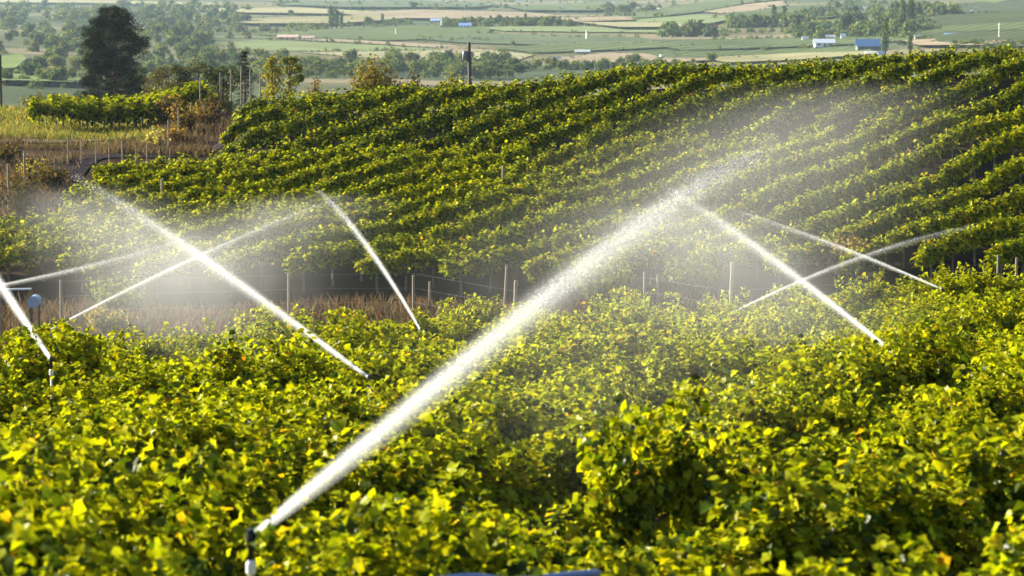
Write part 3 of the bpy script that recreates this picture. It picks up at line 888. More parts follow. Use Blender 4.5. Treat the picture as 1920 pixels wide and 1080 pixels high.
# ------------------------------------------------------------------ water
def water_mat(name, a, b, c, L, tau0, w0, k, fall):
    """Spray along the arc z = a s + b s^2 + c s^3: dense core that widens and thins out, a lighter halo, fine streaks."""
    m, nt, out = mat(name)
    tc = N(nt, 'ShaderNodeTexCoord'); sp = N(nt, 'ShaderNodeSeparateXYZ')
    nt.links.new(tc.outputs['Object'], sp.inputs[0])
    s, yy, z = sp.outputs
    s = M_(nt, 'MAXIMUM', s, .001)
    arc = M_(nt, 'MULTIPLY', s, M_(nt, 'ADD', a, M_(nt, 'MULTIPLY', s, M_(nt, 'ADD', b, M_(nt, 'MULTIPLY', s, c)))))
    dz = M_(nt, 'SUBTRACT', z, arc)
    w = M_(nt, 'ADD', w0, M_(nt, 'MULTIPLY', M_(nt, 'POWER', s, .8), k))
    below = M_(nt, 'MULTIPLY', M_(nt, 'MINIMUM', dz, 0.0), -.45)           # spray hangs lower than it rises
    dzz = M_(nt, 'ADD', M_(nt, 'MAXIMUM', dz, 0.0), below)
    r2 = M_(nt, 'DIVIDE', M_(nt, 'ADD', M_(nt, 'MULTIPLY', dzz, dzz), M_(nt, 'MULTIPLY', M_(nt, 'MULTIPLY', yy, yy), .6)), M_(nt, 'MULTIPLY', w, w))
    core = M_(nt, 'EXPONENT', M_(nt, 'MULTIPLY', r2, -1.0))
    halo = M_(nt, 'MULTIPLY', M_(nt, 'EXPONENT', M_(nt, 'MULTIPLY', r2, -.22)), .16)
    tau = M_(nt, 'DIVIDE', tau0, M_(nt, 'ADD', 1.0, M_(nt, 'MULTIPLY', s, fall)))
    amp = M_(nt, 'DIVIDE', tau, M_(nt, 'MULTIPLY', w, 1.9))
    mr = N(nt, 'ShaderNodeMapRange', interpolation_type='SMOOTHSTEP')
    mr.inputs['From Min'].default_value = L; mr.inputs['From Max'].default_value = L * .3
    nt.links.new(s, mr.inputs['Value'])
    cb = N(nt, 'ShaderNodeCombineXYZ')
    nt.links.new(M_(nt, 'MULTIPLY', s, .7), cb.inputs[0]); nt.links.new(M_(nt, 'DIVIDE', yy, w), cb.inputs[1]); nt.links.new(M_(nt, 'DIVIDE', dz, w), cb.inputs[2])
    ns = N(nt, 'ShaderNodeTexNoise'); ns.inputs['Scale'].default_value = 1.5; ns.inputs['Detail'].default_value = 3
    nt.links.new(cb.outputs[0], ns.inputs['Vector'])
    nz = M_(nt, 'MULTIPLY', M_(nt, 'SUBTRACT', ns.outputs['Fac'], .22), 1.9, True)
    nz = M_(nt, 'ADD', .2, M_(nt, 'MULTIPLY', nz, 1.35))
    den = M_(nt, 'MULTIPLY', M_(nt, 'MULTIPLY', M_(nt, 'ADD', core, halo), amp), M_(nt, 'MULTIPLY', mr.outputs[0], nz))
    v = N(nt, 'ShaderNodeVolumePrincipled')
    v.inputs['Color'].default_value = (.99, .99, 1, 1); v.inputs['Anisotropy'].default_value = .35
    nt.links.new(den, v.inputs['Density'])
    nt.links.new(v.outputs[0], out.inputs['Volume'])
    m.cycles.volume_step_rate = .12
    return m


M_DROP = None
m, nt, out = mat('water_drop')
d = N(nt, 'ShaderNodeBsdfDiffuse'); d.inputs[0].default_value = (.85, .87, .9, 1)
t = N(nt, 'ShaderNodeBsdfTranslucent'); t.inputs[0].default_value = (.9, .92, .95, 1)
mx = N(nt, 'ShaderNodeMixShader'); mx.inputs[0].default_value = .5
nt.links.new(d.outputs[0], mx.inputs[1]); nt.links.new(t.outputs[0], mx.inputs[2])
gl = N(nt, 'ShaderNodeBsdfGlossy'); gl.inputs['Roughness'].default_value = .2
m2 = N(nt, 'ShaderNodeMixShader'); m2.inputs[0].default_value = .15
nt.links.new(mx.outputs[0], m2.inputs[1]); nt.links.new(gl.outputs[0], m2.inputs[2]); nt.links.new(m2.outputs[0], out.inputs[0])
M_DROP = m
OCT_V = np.array([[1, 0, 0], [-1, 0, 0], [0, 1, 0], [0, -1, 0], [0, 0, 1], [0, 0, -1.0]])
OCT_F = np.array([[0, 2, 4], [2, 1, 4], [1, 3, 4], [3, 0, 4], [2, 0, 5], [1, 2, 5], [3, 1, 5], [0, 3, 5]])


def jet(start, mid, end, label, seed, tau0=.36, w0=.007, k=.0054, fall=.5, drops=3500, dsize=.004, over=1.12, c=-.00004, group=None):
    """start = (px, py) of a nozzle on the canopy or (px, py, Y); mid = (px, py); end = (px, py, Y)."""
    S = P(*start); E_ = P(*end)
    h = E_ - S; Lh = math.hypot(h[0], h[1]); ux, uy = h[0] / Lh, h[1] / Lh
    # the point on the vertical plane of the jet seen at mid
    u_ = (540 - mid[1]) / F; d_ = CP + u_ * SP; kx = (mid[0] - 960) / F / d_; kz = (-SP + u_ * CP) / d_
    s1 = (kx * S[1] - S[0]) / (ux - kx * uy)
    z1 = kz * (S[1] + uy * s1) - S[2]
    # z = a s + b s^2 through both points
    q1 = z1 - c * s1 ** 3; q2 = h[2] - c * Lh ** 3
    b = (q2 / Lh - q1 / s1) / (Lh - s1); a = q1 / s1 - b * s1
    L = Lh * over
    e = empty('water_jet', S, math.atan2(uy, ux))
    m = water_mat('spray_of_jet', a, b, c, L, tau0, w0, k, fall)
    mb = MB()
    ss = np.linspace(0.0, L, 26)
    w = w0 + k * np.maximum(ss, .001) ** .8
    # closed hull round the spray, deeper below than above
    n = 14; ang = np.arange(n) * 2 * math.pi / n
    rings = []
    for s, ww in zip(ss, w):
        zc = s * (a + s * (b + s * c))
        cz = np.sin(ang); cz = np.where(cz < 0, cz * 5.2, cz * 2.5)
        rings.append(np.stack([np.full(n, s), np.cos(ang) * ww * 2.9, zc + cz * ww], 1))
    V = np.concatenate(rings); f = []
    for i in range(len(ss) - 1):
        for q in range(n):
            q2 = (q + 1) % n
            f.append((i * n + q, i * n + q2, (i + 1) * n + q2, (i + 1) * n + q))
    f.append(tuple(range(n - 1, -1, -1))); f.append(tuple(range((len(ss) - 1) * n, len(ss) * n)))
    mb.add(V, f)
    o = mb.build('spray', m, e)
    r = np.random.default_rng(seed)
    s = L * .98 * r.beta(1, 1.35, drops)
    ww = w0 + k * np.maximum(s, .001) ** .8
    q = r.normal(0, .62, (drops, 2)) * ww[:, None]
    q[:, 1] = np.where(q[:, 1] < 0, q[:, 1] * 1.9, q[:, 1])
    p = np.stack([s, q[:, 0], s * (a + s * (b + s * c)) + q[:, 1]], 1)
    V = (p[:, None] + OCT_V[None] * (dsize * r.uniform(.4, 1.3, drops))[:, None, None]).reshape(-1, 3)
    f = (OCT_F[None] + (np.arange(drops) * 6)[:, None, None]).reshape(-1, 3)
    dr = link('droplets', mesh_np('droplets', V, f), M_DROP, e); tag(dr, kind='stuff')
    tag(e, label, 'water jet', group)
    return S, (ux, uy), a


def sprinkler(S, d, label, big=False):
    """Impact sprinkler: riser pipe, white coupling, black body with a nozzle barrel and a swing arm."""
    x, y = S[0], S[1]
    g = g1(x, y); h = S[2] - g
    e = empty('sprinkler', (x - d[0] * .05, y - d[1] * .05, g), math.atan2(d[1], d[0]))
    mb = MB(); mb.tube([(0, 0, -.1), (0, 0, h - .20)], [.014, .014], 10); mb.build('riser', plain('riser_plastic', (.5, .46, .32), .5, .1, 10), e, True)
    mb = MB(); mb.tube([(0, 0, h - .215), (0, 0, h - .20), (0, 0, h - .15), (0, 0, h - .13)], [.016, .027, .027, .020], 14); mb.build('coupling', M_WHITE, e)
    mb = MB(); mb.tube([(0, 0, h - .13), (0, 0, h - .075), (0, 0, h - .055), (0, 0, h - .03), (0, 0, h + .015), (0, 0, h + .03)], [.017, .017, .022, .028, .028, .016], 14); mb.build('body', M_BLACK, e, True)
    mb = MB(); mb.tube([(0, 0, h - .02), (.052, 0, h + .003)], [.014, .009], 10); mb.build('nozzle', M_BLACK, e)
    mb = MB(); mb.box((-.015, 0, h + .034), (.08, .014, .008)); mb.box((.022, .012, h + .012), (.014, .008, .045)); mb.build('swing_arm', M_BLACK, e)
    tag(e, label, 'sprinkler', None)


def nozz(px, py, lift=1.5):
    p = hit(px, py, lift)
    return (px, py, p[1])


JETS = [
    ((476, 1001, 15.2), (1100, 492), (1275, 368, 27), 'strong foreground water jet shooting up to the right from the black head', 'black sprinkler head on a white coupling in the foreground leaves', dict(drops=9000, dsize=.0035, tau0=.5, k=.009, over=1.45, c=-.00012, fall=.8)),
    (nozz(690, 706), (380, 481), (165, 345, 54), 'long water jet rising to the upper left from the middle of the vines', 'sprinkler at the lower end of the long middle-left jet', dict(over=1.12)),
    (nozz(788, 618), (690, 462), (618, 376, 58), 'short steep water jet leaning left in front of the dark gap', 'sprinkler at the foot of the short steep middle jet', dict(over=1.2)),
    (nozz(76, 627, 1.7), (380, 476), (600, 383, 58), 'long flat water jet rising rightwards from the left vines', 'sprinkler at the left edge where the flat jet starts', dict(over=1.1, tau0=.45)),
    (nozz(95, 672), (40, 590), (-60, 440, 47), 'water jet leaving through the left border of the photo', 'sprinkler under the jet that leaves at the left border', dict()),
    ((-60, 545, 53), (150, 502), (350, 448, 60), 'faint water jet entering from the left border', None, dict(tau0=.2, drops=1500)),
    (nozz(1688, 670), (1510, 530), (1290, 376, 50), 'long water jet rising leftwards on the right side', 'sprinkler at the lower right end of the long right-hand jet', dict(over=1.2)),
    (nozz(1368, 588), (1510, 522), (1800, 428, 73), 'thin water jet rising rightwards from the far border vines', 'sprinkler left of the crossing right-hand jets', dict(tau0=.38)),
    (nozz(1765, 541), (1600, 472), (1400, 402, 76), 'thin water jet rising leftwards from the far right vines', 'sprinkler at the far right border of the near field', dict(tau0=.33)),
]
for i, (s, mi, en, lab, slab, kw) in enumerate(JETS):
    S, d, a = jet(s, mi, en, lab, 500 + i, **kw)
    if slab: sprinkler(S, d, slab)

# fine mist hanging below and behind the jets
def mist(name, pts, drop, wid, dens, label, fall=.9, fade=.25, full=.6):
    """A veil below the line of points (px, py, Y): dense at its upper edge, thinning downwards."""
    A = P(*pts[0]); B = P(*pts[-1])
    h = B - A; L = math.hypot(h[0], h[1]); ux, uy = h[0] / L, h[1] / L
    b = c = 0.0
    M = P(*pts[1]); s1 = (M[0] - A[0]) * ux + (M[1] - A[1]) * uy; z1 = M[2] - A[2]
    b = (h[2] / L - z1 / s1) / (L - s1); a = z1 / s1 - b * s1
    m, nt, out = mat(name)
    tc = N(nt, 'ShaderNodeTexCoord'); sp = N(nt, 'ShaderNodeSeparateXYZ'); nt.links.new(tc.outputs['Object'], sp.inputs[0])
    s, yy, z = sp.outputs
    arc = M_(nt, 'MULTIPLY', s, M_(nt, 'ADD', a, M_(nt, 'MULTIPLY', s, b)))
    dz = M_(nt, 'SUBTRACT', z, arc)
    up = N(nt, 'ShaderNodeMapRange', interpolation_type='SMOOTHSTEP'); up.inputs['From Min'].default_value = .10; up.inputs['From Max'].default_value = -.14
    nt.links.new(dz, up.inputs['Value'])
    dn = M_(nt, 'EXPONENT', M_(nt, 'MULTIPLY', M_(nt, 'MINIMUM', dz, 0.0), 1.0 / fall))
    bt = N(nt, 'ShaderNodeMapRange', interpolation_type='SMOOTHSTEP'); bt.inputs['From Min'].default_value = -drop; bt.inputs['From Max'].default_value = -drop * .6
    nt.links.new(dz, bt.inputs['Value'])
    lat = M_(nt, 'EXPONENT', M_(nt, 'MULTIPLY', M_(nt, 'MULTIPLY', yy, yy), -3.5 / (wid * wid)))
    e0 = N(nt, 'ShaderNodeMapRange', interpolation_type='SMOOTHSTEP'); e0.inputs['From Min'].default_value = 0; e0.inputs['From Max'].default_value = L * fade
    e1 = N(nt, 'ShaderNodeMapRange', interpolation_type='SMOOTHSTEP'); e1.inputs['From Min'].default_value = L; e1.inputs['From Max'].default_value = L * full
    for q in (e0, e1): nt.links.new(s, q.inputs['Value'])
    ns = N(nt, 'ShaderNodeTexNoise'); ns.inputs['Scale'].default_value = 1.3; ns.inputs['Detail'].default_value = 6; ns.inputs['Roughness'].default_value = .65
    mp = N(nt, 'ShaderNodeMapping'); mp.inputs['Scale'].default_value = (1.6, 1.2, .45); mp.inputs['Rotation'].default_value = (0, .5, 0)
    nt.links.new(tc.outputs['Object'], mp.inputs['Vector']); nt.links.new(mp.outputs[0], ns.inputs['Vector'])
    nz = M_(nt, 'MULTIPLY', M_(nt, 'SUBTRACT', ns.outputs['Fac'], .3), 2.6, True)
    nz = M_(nt, 'ADD', .2, M_(nt, 'MULTIPLY', nz, 1.15))
    den = dens
    for q in (up.outputs[0], dn, bt.outputs[0], lat, e0.outputs[0], e1.outputs[0], nz): den = M_(nt, 'MULTIPLY', den, q)
    v = N(nt, 'ShaderNodeVolumePrincipled'); v.inputs['Color'].default_value = (.98, .98, .98, 1); v.inputs['Anisotropy'].default_value = .35
    nt.links.new(den, v.inputs['Density']); nt.links.new(v.outputs[0], out.inputs['Volume'])
    m.cycles.volume_step_rate = .35
    ss = np.linspace(0, L, 16)
    V = []
    for q in ss:
        zc = q * (a + q * b)
        V += [(q, -wid, zc - drop), (q, wid, zc - drop), (q, wid, zc + .14), (q, -wid, zc + .14)]
    f = []
    for i in range(len(ss) - 1):
        for k in range(4):
            k2 = (k + 1) % 4
            f.append((i * 4 + k, i * 4 + k2, i * 4 + 4 + k2, i * 4 + 4 + k))
    f += [(3, 2, 1, 0), tuple(len(V) - 4 + np.arange(4))]
    mb = MB(); mb.add(V, f)
    o = mb.build('mist', m)
    o.location = A; o.rotation_euler = (0, 0, math.atan2(uy, ux))
    tag(o, label, 'mist', kind='stuff')


mist('mist_right', [(930, 610, 21.5), (1270, 372, 27), (1680, 150, 48)], 3.0, 2.2, .042, 'pale mist hanging over the right slope below the big jet', fade=.16, full=.4)
mist('mist_left', [(90, 640, 50), (330, 470, 54), (700, 360, 62)], 2.8, 2.2, .075, 'pale mist under the crossing left jets')
mist('mist_far_left', [(520, 560, 44), (330, 430, 50), (60, 330, 58)], 2.4, 2.0, .08, 'pale mist below the far end of the long left jet')
mist('mist_middle', [(1660, 660, 41), (1440, 460, 47), (1160, 380, 56)], 2.6, 2.2, .055, 'pale mist under the long right-hand jet')

# the pale blue irrigation pipe along the vine row
mb = MB()
pp = []
for q_ in np.linspace(0, 1, 25):
    px_ = 700 + 420 * q_
    p_ = P(px_, 1052 - 36 * q_, 14.9 + 1.5 * q_)
    p_[2] -= .13 + .05 * min(1, ((px_ - 858) / 90.0) ** 2)
    pp.append(p_)
mb.tube(pp, .022, 12)
tag(mb.build('irrigation_pipe', M_BLUEPIPE, None, True), 'pale blue irrigation pipe showing between the foreground leaves', 'pipe')

# ------------------------------------------------------------------ valley floor: fields, woods, trees, farms
FIELDC = {
    'pale_green': (.27, .33, .13), 'cream': (.50, .44, .25), 'pink': (.46, .33, .24), 'green': (.08, .13, .03),
    'dark_green': (.02, .04, .0), 'mid_green': (.12, .17, .05), 'tan': (.50, .35, .24), 'blue_green': (.10, .14, .07),
    'straw': (.40, .34, .17), 'bright_green': (.21, .28, .06)}
FM = {}
for k_, c_ in FIELDC.items():
    FM[k_] = field_mat('field_' + k_, tuple(.72 * (.5 * q + .5 * w_) for q, w_ in zip(c_, (.155, .17, .11))), rows=(9.0 if k_ in ('green', 'dark_green', 'mid_green') else 0), ang=.5)


def field(pts, kind, lift=.35):
    """A field laid over the valley floor; its outline given where the photograph shows it."""
    top = []
    pts = [np.array(p, float) for p in pts]
    # split the outline into columns
    xs = sorted(p[0] for p in pts); x0, x1 = xs[0], xs[-1]
    cols = np.linspace(x0 + .5, x1 - .5, 26)
    n = len(pts); V = []; R_ = 8
    for c in cols:
        ys = []
        for i in range(n):
            a, b = pts[i], pts[(i + 1) % n]
            if (a[0] <= c < b[0]) or (b[0] <= c < a[0]):
                ys.append(a[1] + (b[1] - a[1]) * (c - a[0]) / (b[0] - a[0]))
        if len(ys) < 2: ys = [pts[0][1]] * 2
        lo, hi = min(ys), max(ys)
        A, B = hit(c, hi, 0, 420), hit(c, lo, 0, 420)
        for q in range(R_):
            p = A + (B - A) * q / (R_ - 1)
            V.append((p[0], p[1], 0))
    V = np.array(V); V[:, 2] = G(V[:, 0], V[:, 1]) + lift
    i = np.arange(len(cols) - 1)[:, None] * R_ + np.arange(R_ - 1)[None, :]
    f = np.stack([i, i + R_, i + R_ + 1, i + 1], -1).reshape(-1, 4)
    tag(link('field', mesh_np('field', V, f, smooth=True), FM[kind]), kind='structure')


FIELDS = [
    ([(395, 82), (480, 76), (640, 82), (820, 92), (850, 97), (620, 97), (470, 96)], 'pale_green'),
    ([(560, 99), (760, 97), (900, 93), (1000, 104), (960, 118), (820, 118), (660, 108)], 'cream'),
    ([(520, 74), (620, 74), (850, 86), (880, 94), (800, 90), (640, 80)], 'pink'),
    ([(820, 92), (870, 90), (910, 98), (840, 100)], 'tan'),
    ([(480, 66), (640, 54), (860, 48), (930, 52), (900, 72), (720, 78), (560, 72)], 'mid_green'),
    ([(780, 74), (900, 64), (1200, 72), (1240, 82), (1080, 88), (860, 82)], 'blue_green'),
    ([(900, 52), (1060, 50), (1240, 56), (1280, 64), (1100, 62), (940, 60)], 'pale_green'),
    ([(930, 92), (1060, 84), (1260, 82), (1400, 74), (1420, 80), (1200, 94), (1000, 102)], 'mid_green'),
    ([(1240, 90), (1400, 76), (1700, 70), (1720, 78), (1560, 88), (1280, 98)], 'green'),
    ([(1040, 112), (1140, 102), (1280, 106), (1400, 112), (1200, 124), (1060, 124)], 'pink'),
    ([(1200, 100), (1420, 98), (1620, 92), (1640, 100), (1420, 112), (1240, 112)], 'green'),
    ([(1320, 112), (1480, 104), (1640, 100), (1660, 104), (1500, 116), (1360, 122)], 'straw'),
    ([(1320, 24), (1400, 10), (1470, 3), (1476, 12), (1420, 22), (1350, 28)], 'tan'),
    ([(1140, 34), (1320, 4), (1500, -3), (1400, 8), (1310, 25), (1180, 40)], 'mid_green'),
    ([(1350, 30), (1480, 14), (1700, 6), (1720, 14), (1560, 36), (1400, 40)], 'green'),
    ([(1150, 44), (1310, 30), (1390, 36), (1330, 48), (1200, 52)], 'pale_green'),
    ([(1710, 38), (1780, 10), (1960, -4), (1980, 96), (1760, 88), (1690, 60)], 'dark_green'),
    ([(1780, 14), (1830, 4), (1900, 2), (1820, 16)], 'bright_green'),
    ([(1700, 58), (1940, 46), (1960, 60), (1720, 68)], 'green'),
    ([(1540, 62), (1640, 44), (1720, 40), (1700, 56), (1600, 66)], 'mid_green'),
    ([(1690, 82), (1800, 78), (1900, 84), (1840, 92), (1720, 92)], 'tan'),
    ([(-40, 120), (40, 108), (50, 118), (30, 136), (-40, 140)], 'bright_green'),
    ([(-40, 152), (60, 148), (150, 158), (140, 166), (-40, 160)], 'bright_green'),
    ([(340, 20), (560, 18), (700, 26), (690, 31), (460, 28)], 'cream'),
    ([(640, 30), (780, 22), (1000, 28), (1060, 36), (860, 40), (700, 38)], 'pink'),
    ([(-40, 2), (200, 4), (420, 10), (400, 14), (150, 9), (-40, 8)], 'cream'),
    ([(940, 14), (1150, 6), (1200, 10), (1120, 24), (980, 24)], 'mid_green'),
    ([(500, 10), (760, 4), (940, 10), (900, 18), (640, 18)], 'blue_green'),
    ([(1000, 40), (1180, 36), (1190, 44), (1040, 48)], 'pink'),
    ([(1080, 48), (1260, 50), (1300, 58), (1160, 58)], 'cream'),
    ([(380, 44), (480, 40), (700, 34), (760, 40), (640, 50), (470, 50)], 'straw'),
]
for q_, (pts_, kd) in enumerate(FIELDS):
    field(pts_, kd, lift=.25 + .06 * q_)

# tree prototypes for the valley (crown and trunk), each about 1 m tall, scaled where they stand
VPAL = [(.075, .115, .035), (.045, .075, .03), (.13, .15, .045), (.17, .15, .05)]


def valley_proto(seed, kind):
    r = np.random.default_rng(seed)
    vs, fs, cs, n0 = [], [], [], 0
    if kind == 'round':
        blobs = [(unit(r.normal(0, 1, 3)) * r.uniform(.1, .3) * np.array([1.1, 1.1, .9]) + np.array([0, 0, .58]), r.uniform(.16, .27)) for _ in range(11)]
    elif kind == 'poplar':
        blobs = [(np.array([r.normal(0, .03), r.normal(0, .03), h]), .10 * math.sin(math.pi * min(1, .12 + .86 * (1 - h))) + .035) for h in np.linspace(.14, .97, 14)]
    else:
        blobs = [(np.array([r.uniform(-.5, .5), r.uniform(-.2, .2), r.uniform(.25, .65)]), r.uniform(.2, .32)) for _ in range(9)]
    mix = [(.6, .25, .1, .05), (.25, .65, .08, .02), (.4, .1, .45, .05), (.3, .1, .3, .3)][seed % 4]
    for c, R_ in blobs:
        n = 70 if kind != 'poplar' else 46
        q = unit(r.normal(0, 1, (n, 3))) * R_ * r.uniform(.45, 1.12, (n, 1))
        nr = unit(unit(q) + r.normal(0, .45, (n, 3)))
        V, f, cc = scatter(c + q, nr, unit(r.normal(0, 1, (n, 3))), r.uniform(.06, .12, n) * (1 if kind != 'poplar' else .7), CLUMP_V, CLUMP_F, leaf_colours(r, n, mix, VPAL) * r.uniform(.75, 1.2))
        vs.append(V); fs.append(f + n0); cs.append(cc); n0 += len(V)
    me = mesh_np('valley_crown', np.concatenate(vs), np.concatenate(fs), np.concatenate(cs)); me.materials.append(M_TREE)
    mb = MB(); mb.tube([(0, 0, -.12), (0, 0, .25), (.01, 0, .6)], [.035, .028, .012], 6)
    for q in range(4):
        az = q * 1.6; mb.tube([(0, 0, .3), (math.cos(az) * .16, math.sin(az) * .16, .55)], [.014, .005], 4)
    o = mb.build('trunk', M_BARK); t = o.data; bpy.data.objects.remove(o)
    return me, t


VP = {'round': [valley_proto(900 + i, 'round') for i in range(8)], 'poplar': [valley_proto(930 + i, 'poplar') for i in range(4)], 'bushy': [valley_proto(950 + i, 'bushy') for i in range(5)]}
VNAME = {'round': 'broadleaf_tree', 'poplar': 'poplar_tree', 'bushy': 'field_bush'}


def vtree(px, py, hpx, kind, label, group, r, wide=1.0):
    p = hit(px, py, 0, 330)
    H = hpx / F * p[1] / math.cos(PITCH)
    me, t = VP[kind][int(r.integers(len(VP[kind])))]
    e = empty(VNAME[kind], (p[0], p[1], g1(p[0], p[1]) - .05), r.uniform(0, 6.28))
    w = wide * r.uniform(.9, 1.15)
    e.scale = (H * w, H * w, H)
    link('crown', me, None, e); link('trunk', t, M_BARK, e)
    return tag(e, label, {'round': 'tree', 'poplar': 'poplar', 'bushy': 'bush'}[kind], group)


r = np.random.default_rng(2024)
# the left-hand wood
for i in range(112):
    py = 40 + 125 * r.random() ** .8
    px = r.uniform(-10, 480)
    if 20 + 4 * math.sin(px * .05) > py: continue
    if px < 60 and 104 < py < 142: continue
    if px > 380 and 62 < py < 112: continue
    pos = 'left of the black pine' if px < 150 else ('behind the black pine' if px < 285 else 'right of the black pine')
    depth = 'large hazy broadleaf tree in the near wood ' if py > 95 else 'small pale broadleaf tree in the far wood '
    vtree(px, py, r.uniform(26, 40) * (.6 + .4 * py / 130), 'round', depth + pos, 'wood trees ' + depth[:5] + pos, r, r.uniform(.9, 1.3))
for i in range(84):
    px = r.uniform(470, 975); py = 132 + r.uniform(-16, 18)
    vtree(px, py, r.uniform(18, 32), 'bushy' if i % 2 else 'round', ('hazy bushy tree' if i % 2 else 'hazy round-crowned tree') + (' in the wood over the crest left of the utility pole' if px < 882 else ' just over the crest right of the utility pole'), 'wood strip wood ' + ('left' if px < 882 else 'right') + str(i % 2), r, 1.35)
for i in range(26):
    px = r.uniform(960, 1300); py = 126 + r.uniform(-6, 8)
    vtree(px, py, r.uniform(12, 20), 'bushy' if i % 3 else 'round', 'low hazy %s between the utility pole and the houses, just over the crest' % ('bush' if i % 3 else 'tree'), 'low growth over the crest ' + str(bool(i % 3)), r)
for px, py, h, lab in ((622, 55, 42, 'tallest of the three pale poplars above the green field'), (631, 54, 36, 'middle pale poplar of the group of three'), (640, 52, 28, 'shortest pale poplar of the group of three'), (717, 48, 22, 'single short pale poplar beside the cream field'),
                       (1451, 46, 36, 'left tree of the pair of dark poplars below the tan field'), (1470, 46, 34, 'right tree of the pair of dark poplars below the tan field'),
                       (1660, 104, 68, 'tall dark poplar right of the blue-roofed barn'), (1692, 62, 60, 'tall dusky poplar on the slope edge, left of the dark green field'), (1706, 58, 56, 'second tall dusky poplar on the slope edge'), (1706, 100, 34, 'short dark poplar right of the tall dark poplar')):
    vtree(px, py, h, 'poplar', lab, None, r, 1.0 if h < 60 else .8)
for px, py, h, w, lab in ((545, 30, 12, 1.2, 'small blue-grey tree on the pale band at the top left'), (690, 50, 20, 1.3, 'pale tree left of the cream field'), (750, 48, 15, 1.6, 'low broad tree behind the pale blue house'),
                          (775, 18, 16, 1.2, 'blue-grey tree at the top edge over the pink band'), (1300, 66, 30, 1.2, 'large round hazy tree left of the red-roofed house'), (1284, 64, 22, 1.2, 'smaller round tree beside the large round hazy tree'),
                          (1250, 62, 18, 1.3, 'pale round tree left of the pair of round trees'), (1372, 48, 22, 1.2, 'left bluish tree under the tan field'), (1392, 48, 24, 1.2, 'bluish round tree under the tan field'), (1418, 50, 26, 1.3, 'broad bluish tree under the tan field'), (1505, 46, 30, 1.2, 'big bluish tree right of the dark poplar pair'),
                          (1585, 62, 44, .9, 'big dark tree above the white farmhouse'), (1608, 50, 30, 1.0, 'dark tree right of the big dark tree'), (1655, 62, 34, 1.1, 'round dark tree behind the tall dark poplar'), (1680, 30, 32, 1.0, 'dusky tree at the top edge near the white sheds'),
                          (1332, 122, 27, 1.0, 'single green tree standing on the crest line before the straw field'), (1720, 32, 30, .9, 'dark tree left of the bright green field'), (1762, 28, 18, 1.3, 'low dark tree by the bright green field'), (1790, 26, 12, 1.5, 'low dusky bush by the bright green field'), (1735, 30, 26, .9, 'slim dusky tree left of the bright green field'), (1560, 70, 16, 1.4, 'bushy tree behind the white farmhouse'), (1500, 68, 20, 1.4, 'bushy tree left of the white farmhouse'), (1186, 20, 18, 1.2, 'bluish tree at the top by the small white sheds'), (1165, 24, 16, 1.2, 'second bluish tree at the top by the small white sheds'),
                          (1192, 120, 22, 1.5, 'brown-grey broad tree over the crest before the pink field'), (1540, 30, 20, 1.2, 'dusky tree above the big bluish tree'), (1570, 20, 18, 1.2, 'dusky tree left of the small blue shed at the top'), (1360, 70, 10, 2.0, 'low pale bush beside the red-roofed house')):
    vtree(px, py, h, 'round', lab, None, r, w)
for i in range(22):
    px = 885 + i * 8.2 + r.uniform(-3, 3)
    vtree(px, 49 + r.uniform(-2, 2), r.uniform(13, 24), 'round' if i % 4 else 'poplar', 'hazy blue-grey tree in the long row above the middle fields', 'trees of the long hazy row', r)
for i in range(16):
    px = r.uniform(1790, 1920)
    vtree(px, 92 + r.uniform(-5, 3), r.uniform(10, 18), 'bushy', 'dark bush in the hedge on the crest line under the dark green field', 'dark hedge bushes at the right', r, 1.2)
for i in range(16):
    px = r.uniform(1690, 1800)
    vtree(px, 78 + r.uniform(-6, 8), r.uniform(6, 12), 'bushy', 'small dusky bush near the blue shed at the right', 'small bushes near the blue shed', r, 1.4)
# the far-off woods and hedges that read as one mass
vs, fs, cs, n0 = [], [], [], 0
spots = []
for i in range(260):
    spots.append((r.uniform(-60, 470), 16 + 60 * r.random() ** 1.2, r.uniform(9, 20)))
for i in range(170):
    spots.append((r.uniform(-40, 500), r.uniform(70, 168), r.uniform(10, 24)))
for x0_, x1_, y0_, n_, h_ in ((380, 560, 60, 26, 10), (560, 620, 53, 8, 8), (640, 720, 50, 10, 9), (720, 800, 46, 10, 9), (500, 760, 8, 24, 8), (740, 1000, 14, 20, 7), (780, 960, 76, 26, 6), (1000, 1200, 70, 26, 5), (560, 640, 96, 8, 4), (620, 850, 97, 30, 3.5), (1240, 1420, 108, 26, 6),
                              (1100, 1260, 32, 20, 8), (1050, 1240, 44, 18, 6), (1330, 1520, 74, 22, 7), (1400, 1600, 60, 20, 8), (1500, 1700, 34, 20, 12), (1600, 1720, 72, 16, 9), (1560, 1660, 8, 16, 10), (1690, 1900, 28, 24, 7), (1240, 1480, 62, 22, 8), (1640, 1920, 42, 18, 4), (-40, 150, 146, 18, 12), (960, 1240, 112, 20, 6), (820, 1300, 4, 26, 6), (1240, 1335, 66, 16, 20), (1365, 1525, 50, 34, 20), (1555, 1725, 63, 30, 22), (1640, 1790, 31, 30, 20), (1500, 1660, 26, 20, 14), (1480, 1560, 72, 12, 14), (480, 980, 133, 90, 20), (980, 1300, 128, 50, 14), (540, 620, 54, 20, 9), (830, 1080, 50, 50, 13), (1790, 1940, 88, 30, 12), (1130, 1240, 22, 14, 12)):
    for i in range(n_):
        spots.append((r.uniform(x0_, x1_), y0_ + r.normal(0, 1.6), h_ * r.uniform(.6, 1.4)))
